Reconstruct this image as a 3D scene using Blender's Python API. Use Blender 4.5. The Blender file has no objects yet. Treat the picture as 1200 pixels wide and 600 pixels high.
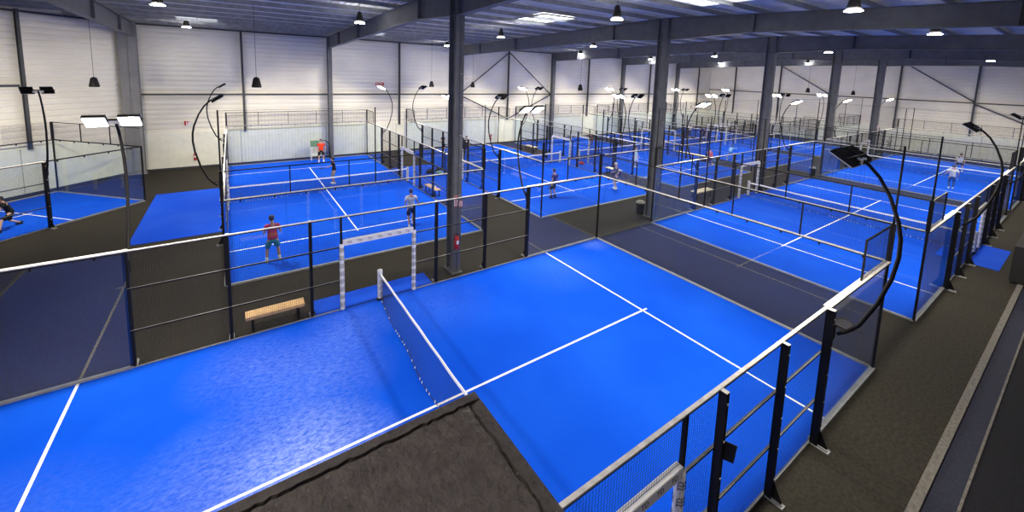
import bpy, math, random
from mathutils import Vector, Matrix
random.seed(7)
S = bpy.context.scene
COL = S.collection
PI = math.pi

# ------------------------------------------------------------------ materials
def mat(name, color, rough=0.6, metal=0.0, spec=0.5, noise=None, bump=None, emit=None):
    m = bpy.data.materials.new(name); m.use_nodes = True
    nt = m.node_tree; b = nt.nodes['Principled BSDF']
    b.inputs['Base Color'].default_value = (*color, 1)
    b.inputs['Roughness'].default_value = rough
    b.inputs['Metallic'].default_value = metal
    b.inputs['Specular IOR Level'].default_value = spec
    tc = nt.nodes.new('ShaderNodeTexCoord')
    if noise:
        scale, amt = noise
        n = nt.nodes.new('ShaderNodeTexNoise'); n.inputs['Scale'].default_value = scale
        n.inputs['Detail'].default_value = 5
        nt.links.new(tc.outputs['Object'], n.inputs['Vector'])
        r = nt.nodes.new('ShaderNodeValToRGB')
        r.color_ramp.elements[0].position = 0.3; r.color_ramp.elements[1].position = 0.7
        r.color_ramp.elements[0].color = (*[c * (1 - amt) for c in color], 1)
        r.color_ramp.elements[1].color = (*[min(1, c * (1 + amt)) for c in color], 1)
        nt.links.new(n.outputs['Fac'], r.inputs['Fac'])
        nt.links.new(r.outputs['Color'], b.inputs['Base Color'])
    if bump:
        scale, st = bump
        n2 = nt.nodes.new('ShaderNodeTexNoise'); n2.inputs['Scale'].default_value = scale
        n2.inputs['Detail'].default_value = 6
        nt.links.new(tc.outputs['Object'], n2.inputs['Vector'])
        bp = nt.nodes.new('ShaderNodeBump'); bp.inputs['Strength'].default_value = st
        bp.inputs['Distance'].default_value = 0.02
        nt.links.new(n2.outputs['Fac'], bp.inputs['Height'])
        nt.links.new(bp.outputs['Normal'], b.inputs['Normal'])
    if emit:
        b.inputs['Emission Color'].default_value = (*emit[0], 1)
        b.inputs['Emission Strength'].default_value = emit[1]
    return m

def turf_mat(name, deep, worn, patches, sand=(.34, .46, .95)):
    """blue artificial grass with paler worn sandy streaks; patches = (x, y, radius, strength) in object space"""
    m = bpy.data.materials.new(name); m.use_nodes = True
    nt = m.node_tree; N = nt.nodes; L = nt.links
    b = N['Principled BSDF']; b.inputs['Roughness'].default_value = 0.85
    b.inputs['Specular IOR Level'].default_value = 0.05
    tc = N.new('ShaderNodeTexCoord')
    def noise(scale, detail, rough, sx=1, sy=1, rot=0):
        mp = N.new('ShaderNodeMapping'); mp.inputs['Scale'].default_value = (sx, sy, 1)
        mp.inputs['Rotation'].default_value = (0, 0, rot)
        L.new(tc.outputs['Object'], mp.inputs['Vector'])
        n = N.new('ShaderNodeTexNoise'); n.inputs['Scale'].default_value = scale
        n.inputs['Detail'].default_value = detail; n.inputs['Roughness'].default_value = rough
        L.new(mp.outputs['Vector'], n.inputs['Vector']); return n.outputs['Fac']
    def mth(op, a, b_=None, c=False):
        x = N.new('ShaderNodeMath'); x.operation = op; x.use_clamp = c
        for i, v in enumerate((a, b_)):
            if v is None: continue
            if isinstance(v, (int, float)): x.inputs[i].default_value = v
            else: L.new(v, x.inputs[i])
        return x.outputs[0]
    def mr(v, a, b_, c, d):
        x = N.new('ShaderNodeMapRange'); L.new(v, x.inputs[0])
        for i, q in enumerate((a, b_, c, d)): x.inputs[i + 1].default_value = q
        return x.outputs[0]
    big = mr(noise(0.35, 3, 0.5), 0.40, 0.70, 0, 0.6)
    fine = mr(noise(7, 10, 0.85, 1, 1.8, 0.5), 0.38, 0.72, 0.0, 1.0)
    total = mth('MULTIPLY', big, mr(noise(26, 3, 0.7), 0.3, 0.7, 0.6, 1.1))
    cur = None
    for (px, py, pr, ps) in patches:
        sp = N.new('ShaderNodeVectorMath'); sp.operation = 'DISTANCE'
        L.new(tc.outputs['Object'], sp.inputs[0]); sp.inputs[1].default_value = (px, py, 0)
        g = mr(sp.outputs['Value'], 0, pr, ps, 0)
        g = mth('MULTIPLY', g, fine)
        cur = g if cur is None else mth('ADD', cur, g, True)
    mx = N.new('ShaderNodeMix'); mx.data_type = 'RGBA'
    L.new(total, mx.inputs[0]); mx.inputs[6].default_value = (*deep, 1); mx.inputs[7].default_value = (*worn, 1)
    res = mx.outputs[2]
    if cur is not None:
        m2 = N.new('ShaderNodeMix'); m2.data_type = 'RGBA'; L.new(cur, m2.inputs[0]); L.new(res, m2.inputs[6]); m2.inputs[7].default_value = (*sand, 1); res = m2.outputs[2]
    L.new(res, b.inputs['Base Color'])
    bp = N.new('ShaderNodeBump'); bp.inputs['Strength'].default_value = 0.35; bp.inputs['Distance'].default_value = 0.01
    L.new(noise(60, 3, 0.6), bp.inputs['Height']); L.new(bp.outputs['Normal'], b.inputs['Normal'])
    return m

def glass_mat(name, tint):
    """thin pane: clear transmission plus an angle dependent mirror reflection (Schlick)"""
    m = bpy.data.materials.new(name); m.use_nodes = True
    nt = m.node_tree; N = nt.nodes; L = nt.links; N.clear()
    out = N.new('ShaderNodeOutputMaterial'); mix = N.new('ShaderNodeMixShader')
    tr = N.new('ShaderNodeBsdfTransparent'); tr.inputs[0].default_value = (*tint, 1)
    gl = N.new('ShaderNodeBsdfGlossy'); gl.inputs['Roughness'].default_value = 0.0
    gl.inputs[0].default_value = (0.95, 0.97, 1, 1)
    ge = N.new('ShaderNodeNewGeometry'); dt = N.new('ShaderNodeVectorMath'); dt.operation = 'DOT_PRODUCT'
    L.new(ge.outputs['Normal'], dt.inputs[0]); L.new(ge.outputs['Incoming'], dt.inputs[1])
    def mth(op, a, b_):
        x = N.new('ShaderNodeMath'); x.operation = op
        for i, v in enumerate((a, b_)):
            if v is None: continue
            if isinstance(v, (int, float)): x.inputs[i].default_value = v
            else: L.new(v, x.inputs[i])
        return x.outputs[0]
    f = mth('ABSOLUTE', dt.outputs['Value'], None)
    f = mth('SUBTRACT', 1.0, f); f = mth('POWER', f, 5.0); f = mth('MULTIPLY', f, 0.95); f = mth('ADD', f, 0.045)
    L.new(f, mix.inputs[0]); L.new(tr.outputs[0], mix.inputs[1]); L.new(gl.outputs[0], mix.inputs[2])
    L.new(mix.outputs[0], out.inputs[0])
    return m

def emis_mat(name, color, strength):
    m = bpy.data.materials.new(name); m.use_nodes = True
    nt = m.node_tree; nt.nodes.clear()
    out = nt.nodes.new('ShaderNodeOutputMaterial'); e = nt.nodes.new('ShaderNodeEmission')
    e.inputs[0].default_value = (*color, 1); e.inputs[1].default_value = strength
    nt.links.new(e.outputs[0], out.inputs[0]); return m

DEEP = (0.002, 0.074, 0.66); WORN = (0.010, 0.12, 0.78)
M = {}
M['turf'] = turf_mat('blue_turf', DEEP, WORN, [])
M['turf_worn'] = turf_mat('blue_turf_worn', DEEP, (0.008, 0.115, 0.80),
    [(-2.6, -0.1, 1.7, 1.4), (-3.8, 0.4, 2.2, 0.7), (-7.5, 0.5, 2.6, 0.3), (6.5, 3.6, 2.0, 0.12), (1.5, 3.8, 2.0, 0.15), (-2.2, 2.4, 1.9, 0.5), (-3.6, 3.6, 1.6, 0.4), (-1.2, 4.0, 1.4, 0.4), (9.4, 4.6, .8, 0.4)])
M['mat_blue'] = turf_mat('mat_blue', (0.008, 0.07, 0.62), (0.03, 0.12, 0.7), [])
M['line'] = mat('line_paint', (0.93, 0.93, 0.93), 0.8, noise=(30, 0.04))
M['carpet'] = mat('dark_carpet', (0.024, 0.0215, 0.017), 0.92, spec=0.2, noise=(14, 0.35), bump=(90, 0.4))
M['strip'] = mat('navy_strip', (0.022, 0.024, 0.042), 0.85, spec=0.2, noise=(30, 0.3))
M['black_floor'] = mat('black_floor', (0.008, 0.008, 0.012), 0.9, spec=0.2, noise=(20, 0.4))
M['kerb'] = mat('concrete_kerb', (0.12, 0.11, 0.10), 0.85, noise=(14, 0.35), bump=(25, 0.5))
M['black'] = mat('black_steel', (0.0055, 0.0052, 0.006), 0.6, spec=0.25)
M['rail_top'] = mat('pale_lit_rail', (0.62, 0.60, 0.56), 0.45, spec=0.5, noise=(7, 0.25))  # lit tops of the black rails and posts, put into the colour
M['wire'] = mat('mesh_wire', (0.012, 0.014, 0.028), 0.5)
M['base_rail'] = mat('base_rail', (0.26, 0.27, 0.29), 0.5, noise=(9, 0.15))
M['glass'] = glass_mat('court_glass', (0.965, 0.985, 0.98))
M['clad'] = mat('white_cladding', (0.80, 0.775, 0.695), 0.55, spec=0.35, noise=(0.6, 0.05))
M['plinth'] = mat('plinth_panel', (0.76, 0.76, 0.68), 0.7, noise=(3, 0.05))
M['skirting'] = mat('dark_skirting', (0.03, 0.032, 0.04), 0.7)
M['deck'] = mat('roof_deck', (0.86, 0.82, 0.74), 0.5, spec=0.4, noise=(1.2, 0.1))
M['purlin'] = mat('galvanised_purlin', (0.30, 0.31, 0.33), 0.5, metal=0.3, noise=(3, 0.2))
M['steel'] = mat('grey_steel', (0.11, 0.116, 0.13), 0.55, spec=0.4, noise=(2.5, 0.18))
M['steel_wall'] = mat('dark_grey_steel', (0.05, 0.054, 0.063), 0.55, noise=(2.5, 0.15))
M['bolt'] = mat('bright_bolt', (0.7, 0.7, 0.7), 0.35, metal=0.6)
M['pad'] = mat('white_pad', (0.82, 0.82, 0.82), 0.6, noise=(10, 0.06))
M['ink'] = mat('black_print', (0.01, 0.01, 0.012), 0.6)
M['tape'] = mat('net_tape', (0.9, 0.9, 0.9), 0.7)
M['net'] = mat('net_cord', (0.008, 0.010, 0.03), 0.8)
M['lens'] = emis_mat('floodlight_lens', (1.0, 0.90, 0.72), 430)
M['bay'] = emis_mat('bay_lens', (1.0, 0.97, 0.90), 125)
M['bay_skirt'] = emis_mat('bay_translucent_skirt', (1.0, 0.98, 0.92), 60)
M['wood'] = mat('pale_wood', (0.62, 0.40, 0.19), 0.6, noise=(8, 0.2))
M['whitewood'] = mat('cream_board', (0.75, 0.66, 0.46), 0.6, noise=(8, 0.1))
M['red'] = mat('red_enamel', (0.45, 0.015, 0.02), 0.35)
M['white'] = mat('white_plastic', (0.8, 0.8, 0.8), 0.5)
M['balcony'] = mat('painted_render', (0.118, 0.096, 0.080), 0.75, spec=0.35, noise=(22, 0.25), bump=(55, 0.8))
M['crumb'] = mat('chipped_render', (0.17, 0.145, 0.125), 0.9, noise=(60, 0.4))
M['skylight'] = emis_mat('daylight_and_lamp_patch', (0.95, 0.97, 1.0), 3.2)
M['bag'] = mat('black_cloth', (0.012, 0.012, 0.014), 0.8, noise=(20, 0.3))
M['teal_cloth'] = mat('pale_teal_cloth', (0.18, 0.38, 0.40), 0.8, noise=(14, 0.25))
M['green'] = mat('dull_green_plastic', (0.12, 0.25, 0.15), 0.6)
M['binlid'] = mat('bin_liner', (0.20, 0.20, 0.16), 0.6, noise=(20, 0.3))
M['ball'] = mat('ball_felt', (0.75, 0.85, 0.30), 0.9)
M['skin'] = mat('skin', (0.50, 0.27, 0.18), 0.55)
M['skin2'] = mat('skin_pale', (0.62, 0.38, 0.29), 0.55)
M['hair_dark'] = mat('dark_hair', (0.015, 0.011, 0.01), 0.6)
M['hair_white'] = mat('white_hair', (0.72, 0.68, 0.62), 0.7)
M['eye'] = mat('eye_dark', (0.02, 0.015, 0.012), 0.3)
M['lip'] = mat('lip', (0.40, 0.12, 0.10), 0.5)
_cl = {}
def cloth(c):
    if c not in _cl: _cl[c] = mat('cloth_%d' % len(_cl), c, 0.85, spec=0.2, noise=(9, 0.12))
    return _cl[c]

# ------------------------------------------------------------------ mesh builder
class MB:
    def __init__(s): s.v = []; s.f = []; s.mi = []
    def _add(s, vs, fs, mi=0):
        o = len(s.v); s.v += [tuple(v) for v in vs]
        for f in fs: s.f.append(tuple(o + i for i in f)); s.mi.append(mi)
    def box(s, x0, x1, y0, y1, z0, z1, mi=0, top=None, M4=None):
        vs = [Vector((x, y, z)) for z in (z0, z1) for y in (y0, y1) for x in (x0, x1)]
        if M4: vs = [M4 @ v for v in vs]
        fs = [(0, 2, 3, 1), (4, 5, 7, 6), (0, 1, 5, 4), (2, 6, 7, 3), (0, 4, 6, 2), (1, 3, 7, 5)]
        o = len(s.v); s.v += [tuple(v) for v in vs]
        for k, f in enumerate(fs):
            s.f.append(tuple(o + i for i in f)); s.mi.append(top if (k == 1 and top is not None) else mi)
    def bar(s, a, b, w, h=None, mi=0, up=(0, 0, 1)):
        a = Vector(a); b = Vector(b); h = h or w; d = (b - a).normalized(); u = Vector(up)
        if abs(d.dot(u)) > 0.98: u = Vector((1, 0, 0))
        r = d.cross(u).normalized() * w / 2; t = r.cross(d).normalized() * h / 2
        vs = [p + sx * r + sy * t for p in (a, b) for sx, sy in ((-1, -1), (1, -1), (1, 1), (-1, 1))]
        s._add(vs, [(0, 1, 2, 3), (7, 6, 5, 4), (0, 4, 5, 1), (1, 5, 6, 2), (2, 6, 7, 3), (3, 7, 4, 0)], mi)
    def tube(s, pts, r, n=8, mi=0, caps=True):
        pts = [Vector(p) for p in pts]; rings = []
        rr = r if isinstance(r, (list, tuple)) else [r] * len(pts)
        prev = None
        for i, p in enumerate(pts):
            d = (pts[min(i + 1, len(pts) - 1)] - pts[max(i - 1, 0)]).normalized()
            u = prev if prev is not None else (Vector((0, 0, 1)) if abs(d.z) < 0.9 else Vector((1, 0, 0)))
            a = d.cross(u).normalized(); b = a.cross(d).normalized(); prev = b
            rings.append([p + (a * math.cos(2 * PI * k / n) + b * math.sin(2 * PI * k / n)) * rr[i] for k in range(n)])
        vs = [v for rg in rings for v in rg]; fs = []
        for i in range(len(pts) - 1):
            for k in range(n):
                fs.append((i * n + k, i * n + (k + 1) % n, (i + 1) * n + (k + 1) % n, (i + 1) * n + k))
        if caps:
            fs.append(tuple(range(n))[::-1]); fs.append(tuple((len(pts) - 1) * n + k for k in range(n)))
        s._add(vs, fs, mi)
    def lathe(s, prof, n=16, c=(0, 0, 0), mi=0, M4=None):
        vs = []; fs = []
        for (r, z) in prof:
            for k in range(n):
                v = Vector((c[0] + r * math.cos(2 * PI * k / n), c[1] + r * math.sin(2 * PI * k / n), c[2] + z))
                vs.append(M4 @ v if M4 else v)
        for i in range(len(prof) - 1):
            for k in range(n):
                fs.append((i * n + k, i * n + (k + 1) % n, (i + 1) * n + (k + 1) % n, (i + 1) * n + k))
        fs.append(tuple(range(n))[::-1]); fs.append(tuple((len(prof) - 1) * n + k for k in range(n)))
        s._add(vs, fs, mi)
    def ell(s, c, r, n=14, m=9, mi=0, rot=None, f=None):
        vs = []; fs = []; c = Vector(c)
        for i in range(m + 1):
            th = PI * i / m
            for k in range(n):
                ph = 2 * PI * k / n
                v = Vector((r[0] * math.sin(th) * math.cos(ph), r[1] * math.sin(th) * math.sin(ph), r[2] * math.cos(th)))
                if f: v = f(v)
                if rot: v = rot @ v
                vs.append(c + v)
        for i in range(m):
            for k in range(n):
                fs.append((i * n + k, (i + 1) * n + k, (i + 1) * n + (k + 1) % n, i * n + (k + 1) % n))
        s._add(vs, fs, mi)
    def poly(s, pts2, x0, x1, mi=0, axis='x'):
        """extrude a (y,z) polygon along x"""
        n = len(pts2)
        if axis == 'x': vs = [(x0, p[0], p[1]) for p in pts2] + [(x1, p[0], p[1]) for p in pts2]
        elif axis == 'y': vs = [(p[0], x0, p[1]) for p in pts2] + [(p[0], x1, p[1]) for p in pts2]
        else: vs = [(p[0], p[1], x0) for p in pts2] + [(p[0], p[1], x1) for p in pts2]
        fs = [tuple(range(n))[::-1], tuple(range(n, 2 * n))]
        for i in range(n): j = (i + 1) % n; fs.append((i, j, n + j, n + i))
        s._add(vs, fs, mi)
    def mesh(s, name, mats, smooth=False):
        me = bpy.data.meshes.new(name); me.from_pydata(s.v, [], s.f)
        for m_ in (mats if isinstance(mats, (list, tuple)) else [mats]): me.materials.append(m_)
        me.polygons.foreach_set('material_index', s.mi)
        if smooth: me.polygons.foreach_set('use_smooth', [True] * len(s.f))
        me.update(); return me

def obj(name, me, parent=None, loc=(0, 0, 0), rz=0.0, rot=None, label=None, cat=None, group=None, kind=None):
    o = bpy.data.objects.new(name, me); COL.objects.link(o)
    if parent: o.parent = parent
    o.location = loc; o.rotation_euler = rot if rot else (0, 0, rz)
    if label: o['label'] = label
    if cat: o['category'] = cat
    if group: o['group'] = group
    if kind: o['kind'] = kind
    return o
def thing(name, label, cat, loc=(0, 0, 0), rz=0.0, group=None):
    return obj(name, None, None, loc, rz, None, label, cat, group)

# ------------------------------------------------------------------ shell
Y0, YW, XE = -17.0, 28.9, 60.0
XD = -9.2                                   # where the back wall turns 45 degrees
LX, LY = -30.0, 28.9 - (-9.2 + 30.0)        # end of the diagonal wall
def deck_z(y):
    return 10.78 - 0.0255 * (y - 5.5) if y > 5.5 else 10.78 - 0.048 * (5.5 - y)
b = MB(); b.box(-31, XE + .5, Y0 - .5, YW + .8, -.2, 0); obj('floor', b.mesh('floor', M['carpet']), kind='structure')

def cladding(name, p0, p1, z0, z1, nrm):
    """ribbed horizontal sheet from p0 to p1"""
    p0 = Vector((*p0, 0)); p1 = Vector((*p1, 0)); n = Vector((*nrm, 0)); b = MB(); z = z0; prof = []
    while z < z1:
        prof += [(z, 0.0), (z + .17, 0.0), (z + .2, -.035), (z + .30, -.035)]; z += .333
    prof.append((z1 + .1, -.035))
    vs = []; fs = []
    for (zz, d) in prof:
        vs += [p0 + n * d + Vector((0, 0, zz)), p1 + n * d + Vector((0, 0, zz))]
    for i in range(len(prof) - 1): fs.append((2 * i, 2 * i + 1, 2 * i + 3, 2 * i + 2))
    # back skin gives the wall a thickness
    o = len(vs); vs += [p0 - n * .2 + Vector((0, 0, z0)), p1 - n * .2 + Vector((0, 0, z0)), p1 - n * .2 + Vector((0, 0, z1)), p0 - n * .2 + Vector((0, 0, z1))]
    fs += [(o, o + 1, o + 2, o + 3)]
    b._add(vs, fs); return obj(name, b.mesh(name, M['clad']), kind='structure')
def seg_box(b, p0, p1, nrm, d0, d1, z0, z1, mi=0):
    p0 = Vector((*p0, 0)); p1 = Vector((*p1, 0)); n = Vector((*nrm, 0))
    vs = [p + n * d + Vector((0, 0, z)) for z in (z0, z1) for d in (d0, d1) for p in (p0, p1)]
    b._add(vs, [(0, 2, 3, 1), (4, 5, 7, 6), (0, 1, 5, 4), (2, 6, 7, 3), (0, 4, 6, 2), (1, 3, 7, 5)], mi)
r2 = math.sqrt(.5)
walls = [('back', (XD, YW), (XE, YW), (0, -1)), ('left', (LX, LY), (XD, YW), (r2, -r2)), ('right', (XE, YW), (XE, Y0), (-1, 0))]
for side, p0, p1, n in walls:
    cladding('wall_' + side, p0, p1, 2.6, 10.9, n)
    b = MB(); L_ = (Vector(p1) - Vector(p0)).length; d = (Vector(p1) - Vector(p0)) / L_; t = 0
    while t < L_:                       # precast plinth panels with open joints
        a = Vector(p0) + d * (t + .012); c = Vector(p0) + d * min(L_, t + 5.9)
        seg_box(b, a, c, n, -.2, .1, 0, 2.6); t += 5.925
    o = obj('trim_1' if side == 'back' else 'trim_2' if side == 'left' else 'trim_3', b.mesh('plinth_' + side, M['plinth']), kind='structure')
    b = MB(); seg_box(b, p0, p1, n, .1, .125, 0, .16); obj('baseboard_' + side, b.mesh('skirting', M['skirting']), kind='structure')
b = MB(); b.box(-31, XE, Y0 - .3, Y0, 0, 9.9); obj('wall_front', b.mesh('wall_front', M['clad']), kind='structure')
b = MB(); b.box(LX - .3, LX, Y0, LY + .3, 0, 10.9); obj('wall_end', b.mesh('wall_end', M['clad']), kind='structure')
# roof deck, ribs across the purlins
b = MB(); ys = (Y0 - .3, 5.5, YW + .3); prof = []; x = -30.5
while x < XE + .5: prof += [(x, 0), (x + .14, 0), (x + .17, .05), (x + .27, .05)]; x += .3
vs = []; fs = []
for (xx, dz) in prof:
    for y in ys: vs.append((xx, y, deck_z(y) + dz))
for i in range(len(prof) - 1):
    for j in range(2): fs.append((3 * i + j, 3 * i + j + 1, 3 * i + j + 4, 3 * i + j + 3))
b._add(vs, fs); b.box(-31, XE + .5, Y0 - .3, YW + .3, 11.0, 11.15)
obj('ceiling', b.mesh('ceiling', M['deck']), kind='structure')

# floor zones beyond the kerb (right hand side)
b = MB(); z = 0
b.box(-3.0, 20.95, -6.68, -6.54, 0, .07); obj('trim_4', b.mesh('kerb', M['kerb']), kind='structure')
b = MB(); b.box(-3.0, XE - .2, -7.05, -6.68, 0, .012, 0); obj('trim_5', b.mesh('navy_strip', M['strip']), kind='structure')
b = MB(); b.box(-3.0, XE - .2, -7.09, -7.05, 0, .03, 0); obj('trim_6', b.mesh('edge_profile', M['kerb']), kind='structure')
b = MB(); b.box(-3.0, XE - .2, -16.5, -7.09, 0, .012, 0); obj('trim_7', b.mesh('black_floor', M['black_floor']), kind='structure')

# ------------------------------------------------------------------ frame
M['steel_pale'] = mat('pale_grey_steel', (0.24, 0.24, 0.245), 0.6, noise=(2, 0.12))
def h_column(name, x, y, z0, z1, w=.30, d=.60, label='', rz=0, m='steel', bolts=True):
    t = obj(name, None, None, (x, y, z0), rz, None, label, 'column')
    b = MB(); h = z1 - z0
    b.box(-w / 2, w / 2, -d / 2, -d / 2 + .03, 0, h); b.box(-w / 2, w / 2, d / 2 - .03, d / 2, 0, h); b.box(-.01, .01, -d / 2, d / 2, 0, h)
    obj('shaft', b.mesh('shaft', M[m]), t)
    b = MB(); b.box(-w / 2 - .06, w / 2 + .06, -d / 2 - .06, d / 2 + .06, 0, .03); obj('base_plate', b.mesh('base_plate', M[m]), t)
    if bolts:
        b = MB()
        for k in range(7):
            b.lathe([(.014, 0), (.014, .015), (.006, .018)], 6, M4=Matrix.Translation((.06, -d / 2, 1.9 + k * 1.1)) @ Matrix.Rotation(PI / 2, 4, 'X'))
        for k in range(6):
            for sx in (-.1, .1): b.lathe([(.014, 0), (.014, .015), (.006, .018)], 6, M4=Matrix.Translation((sx, -d / 2, h - .95 + k * .17)) @ Matrix.Rotation(PI / 2, 4, 'X'))
        obj('bolt_row', b.mesh('bolt_row', M['bolt']), t, kind='stuff')
    return t
FX = [2.95 + 11.85 * k for k in range(-1, 5)]
ordn = ['first', 'second', 'third', 'fourth', 'fifth', 'sixth']
free = ['free-standing grey steel column in front of the left courts, red extinguisher at its foot',
        'free-standing grey column at the left corner of the second right-hand court',
        'third free-standing grey column from the left, beside a white padded gate',
        'fourth free-standing grey column from the left, beyond the padded gate',
        'fifth and farthest free-standing grey column, seen near the far wall']
for k in range(1, 6):
    h_column('steel_column', FX[k], 5.62, 0, 10.50, label=free[k - 1])
wl = ['broad grey wall column at the corner where the left wall turns', 'grey wall column behind the court with the red-shirted player',
      'grey wall column on the long wall, mostly hidden by the nearest steel column', 'grey wall column on the long wall between crossed braces and middle courts',
      'fourth grey wall column from the corner along the long wall', 'last grey wall column before the far end wall']
for k, x in enumerate(FX):
    h_column('wall_column', x if k else x - .25, 28.45, 0, 9.95, .3 if k else .9, .5, wl[k], bolts=False, m='steel' if k else 'steel_pale')

def beam_top(y): return 10.55 - 0.0255 * (y - 5.5) if y > 5.5 else 10.55 - 0.048 * (5.5 - y)
def beam_bot(y):
    pts = [(-17, 8.75), (-6, 9.27), (1.2, 9.56), (5.5, 9.42), (9, 9.60), (28.6, 9.05)]
    for (a, za), (c, zc) in zip(pts, pts[1:]):
        if y <= c: return za + (zc - za) * (y - a) / (c - a)
    return 9.05
bl = ['steel roof beam crossing the top left corner above the angled court', 'steel roof beam meeting the nearest free-standing column',
      'long steel roof beam crossing the upper right, carried by second free-standing column', 'second steel roof beam down the hall on the right',
      'third steel roof beam down the hall on the right', 'farthest steel roof beam in front of the end wall']
for k, x in enumerate(FX):
    b = MB(); yy = [-16.9, -6, 1.2, 5.5, 9, 19, 28.15]
    if k == 0: yy = [-16.9, -6, 1.2, 5.5, 9, 19, 28.15]
    for y0, y1 in zip(yy, yy[1:]):
        for (f0, f1, w) in ((beam_bot(y0), beam_bot(y1), 'b'), (beam_top(y0), beam_top(y1), 't')):
            s = .025 if w == 'b' else -.025
            vs = [(x + sx * .14, y, z + dz) for (y, z) in ((y0, f0), (y1, f1)) for sx, dz in ((-1, 0), (1, 0), (1, s), (-1, s))]
            b._add(vs, [(0, 1, 2, 3), (7, 6, 5, 4), (0, 4, 5, 1), (1, 5, 6, 2), (2, 6, 7, 3), (3, 7, 4, 0)])
        vs = [(x + sx * .008, y, z) for sx in (-1, 1) for (y, z) in ((y0, beam_bot(y0)), (y1, beam_bot(y1)), (y1, beam_top(y1)), (y0, beam_top(y0)))]
        b._add(vs, [(0, 1, 2, 3), (7, 6, 5, 4)])
    for y in (-6, 1.2, 9, 19, 24.5):       # stiffener / splice plates
        b.box(x - .14, x + .14, y - .02, y + .02, beam_bot(y), beam_top(y))
    o = obj('roof_beam', b.mesh('roof_beam', M['steel']), label=bl[k], cat='beam')
# purlins
k = 0; y = -15.5
while y < 28.5:
    b = MB(); z = beam_top(y)
    b.box(-29.5, XE - .1, y - .004, y + .004, z, z + .20); b.box(-29.5, XE - .1, y - .06, y, z, z + .008); b.box(-29.5, XE - .1, y, y + .06, z + .192, z + .2)
    obj('roof_purlin', b.mesh('roof_purlin', M['purlin']), label='thin galvanised purlin running the length of the roof above the beams', cat='purlin', group='roof purlins')
    y += 1.83
# skylights: shallow framed daylight panels; both small strips stand in for lamp light on the deck
for i, (x, y, lb) in enumerate(((10.9, 10.6, 'bright square skylight just right of the nearest column top'), (-5.3, 24.6, 'small glowing panel standing in for lamp light at the top left of the roof'),
                    (11.3, 0.9, 'bright skylight at the top edge, right of centre'), (2.0 + 3.2, 24.6, 'glowing panel standing in for lamp light beside the roof beam of the nearest column'))):
    t = thing('skylight', lb, 'skylight', (x, y, deck_z(y) - .02))
    sx, sy = (1.1, 1.3) if i in (0, 2) else (1.0, .5)
    b = MB(); b.box(-sx, sx, -sy, sy, -.03, -.01); o = obj('pane', b.mesh('pane', M['skylight']), t)
    b = MB()
    for (x0, x1, y0, y1) in ((-sx - .05, -sx, -sy, sy), (sx, sx + .05, -sy, sy), (-sx - .05, sx + .05, -sy - .05, -sy), (-sx - .05, sx + .05, sy, sy + .05), (-.02, .02, -sy, sy), (-sx, sx, -.02, .02)): b.box(x0, x1, y0, y1, -.07, .0)
    obj('frame', b.mesh('frame', M['purlin']), t)
# wall posts, girts, braces
def post_on_wall(p, n, label, z0=2.55):
    ang = math.atan2(n[1], n[0]) - PI / 2
    b = MB(); b.box(-.07, .07, 0, .01, 0, 10.0 - z0); b.box(-.07, .07, .15, .16, 0, 10.0 - z0); b.box(-.005, .005, 0, .16, 0, 10.0 - z0); b.box(-.1, .1, -.0, .2, 0, .02)
    obj('wall_post', b.mesh('wall_post', M['steel_wall']), loc=(p[0], p[1], z0), rz=ang, label=label, cat='post')
pl = ['slim wall post left of the red-shirted player\'s court, long wall', 'slim wall post between two curved masts on the long wall', 'slim wall post where the two diagonal braces meet',
      'slim wall post right of the hanging speaker on the long wall', 'fifth slim wall post along the long wall', 'sixth slim wall post near the far corner of the long wall']
for k in range(6):
    x = FX[k] + 5.9
    if x < XE: post_on_wall((x, YW - .1), (0, -1), pl[k])
dg = lambda t: (XD - r2 * t, YW - r2 * t)
for t, lb in ((5.35, 'slim wall post on the angled wall at the far left'), (11.0, 'slim wall post on the angled wall outside the left frame edge')):
    p = dg(t); post_on_wall((p[0] + .07, p[1] - .07), (r2, -r2), lb)
el = ['slim post on the far end wall nearest the long wall', 'slim post on the end wall between third and fourth columns', 'slim post on the end wall hidden behind the fourth column',
      'slim post on the end wall right of the farthest column', 'slim post on the end wall where the long diagonal brace crosses', 'slim post on the end wall by the right edge']
for k, y in enumerate((24.9, 18.7, 12.5, 6.2, 0.2, -6.0)):
    post_on_wall((XE - .1, y), (-1, 0), el[k])
def girt(p0, p1, z, label):
    b = MB(); b.bar((*p0, z), (*p1, z), .09, .12); obj('wall_girt', b.mesh('wall_girt', M['steel_wall']), label=label, cat='girt')
girt((XD, YW - .16), (XE, YW - .16), 5.3, 'thin dark horizontal rail along the middle of the long back wall')
girt((XD, YW - .16), (XE, YW - .16), 9.93, 'dark horizontal rail along the top of the long back wall')
p = dg(.3); q = dg(28); girt((p[0] + .11, p[1] - .11), (q[0] + .11, q[1] - .11), 9.9, 'dark rail along the top of the angled left wall')
p = dg(5.5); girt((p[0] + .11, p[1] - .11), (q[0] + .11, q[1] - .11), 6.0, 'short dark rail halfway up the angled wall, left edge')
girt((XE - .16, YW), (XE - .16, Y0 + .2), 6.0, 'thin dark horizontal rail across the far end wall')
girt((XE - .16, YW), (XE - .16, Y0 + .2), 9.9, 'dark rail along the top of the far end wall')
def brace(a, c, label):
    b = MB(); b.tube([a, c], .06, 8); obj('wall_brace', b.mesh('wall_brace', M['steel_wall'], True), label=label, cat='brace')
YB = YW - .28
brace((20.7, YB, 9.7), (14.95, YB, 5.35), 'diagonal brace falling left from the braced wall post')
brace((20.7, YB, 9.7), (26.4, YB, 5.35), 'diagonal brace falling right from the braced wall post')
brace((14.95, YB, 5.2), (20.6, YB, 2.7), 'lower diagonal brace right of the nearest steel column')
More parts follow.
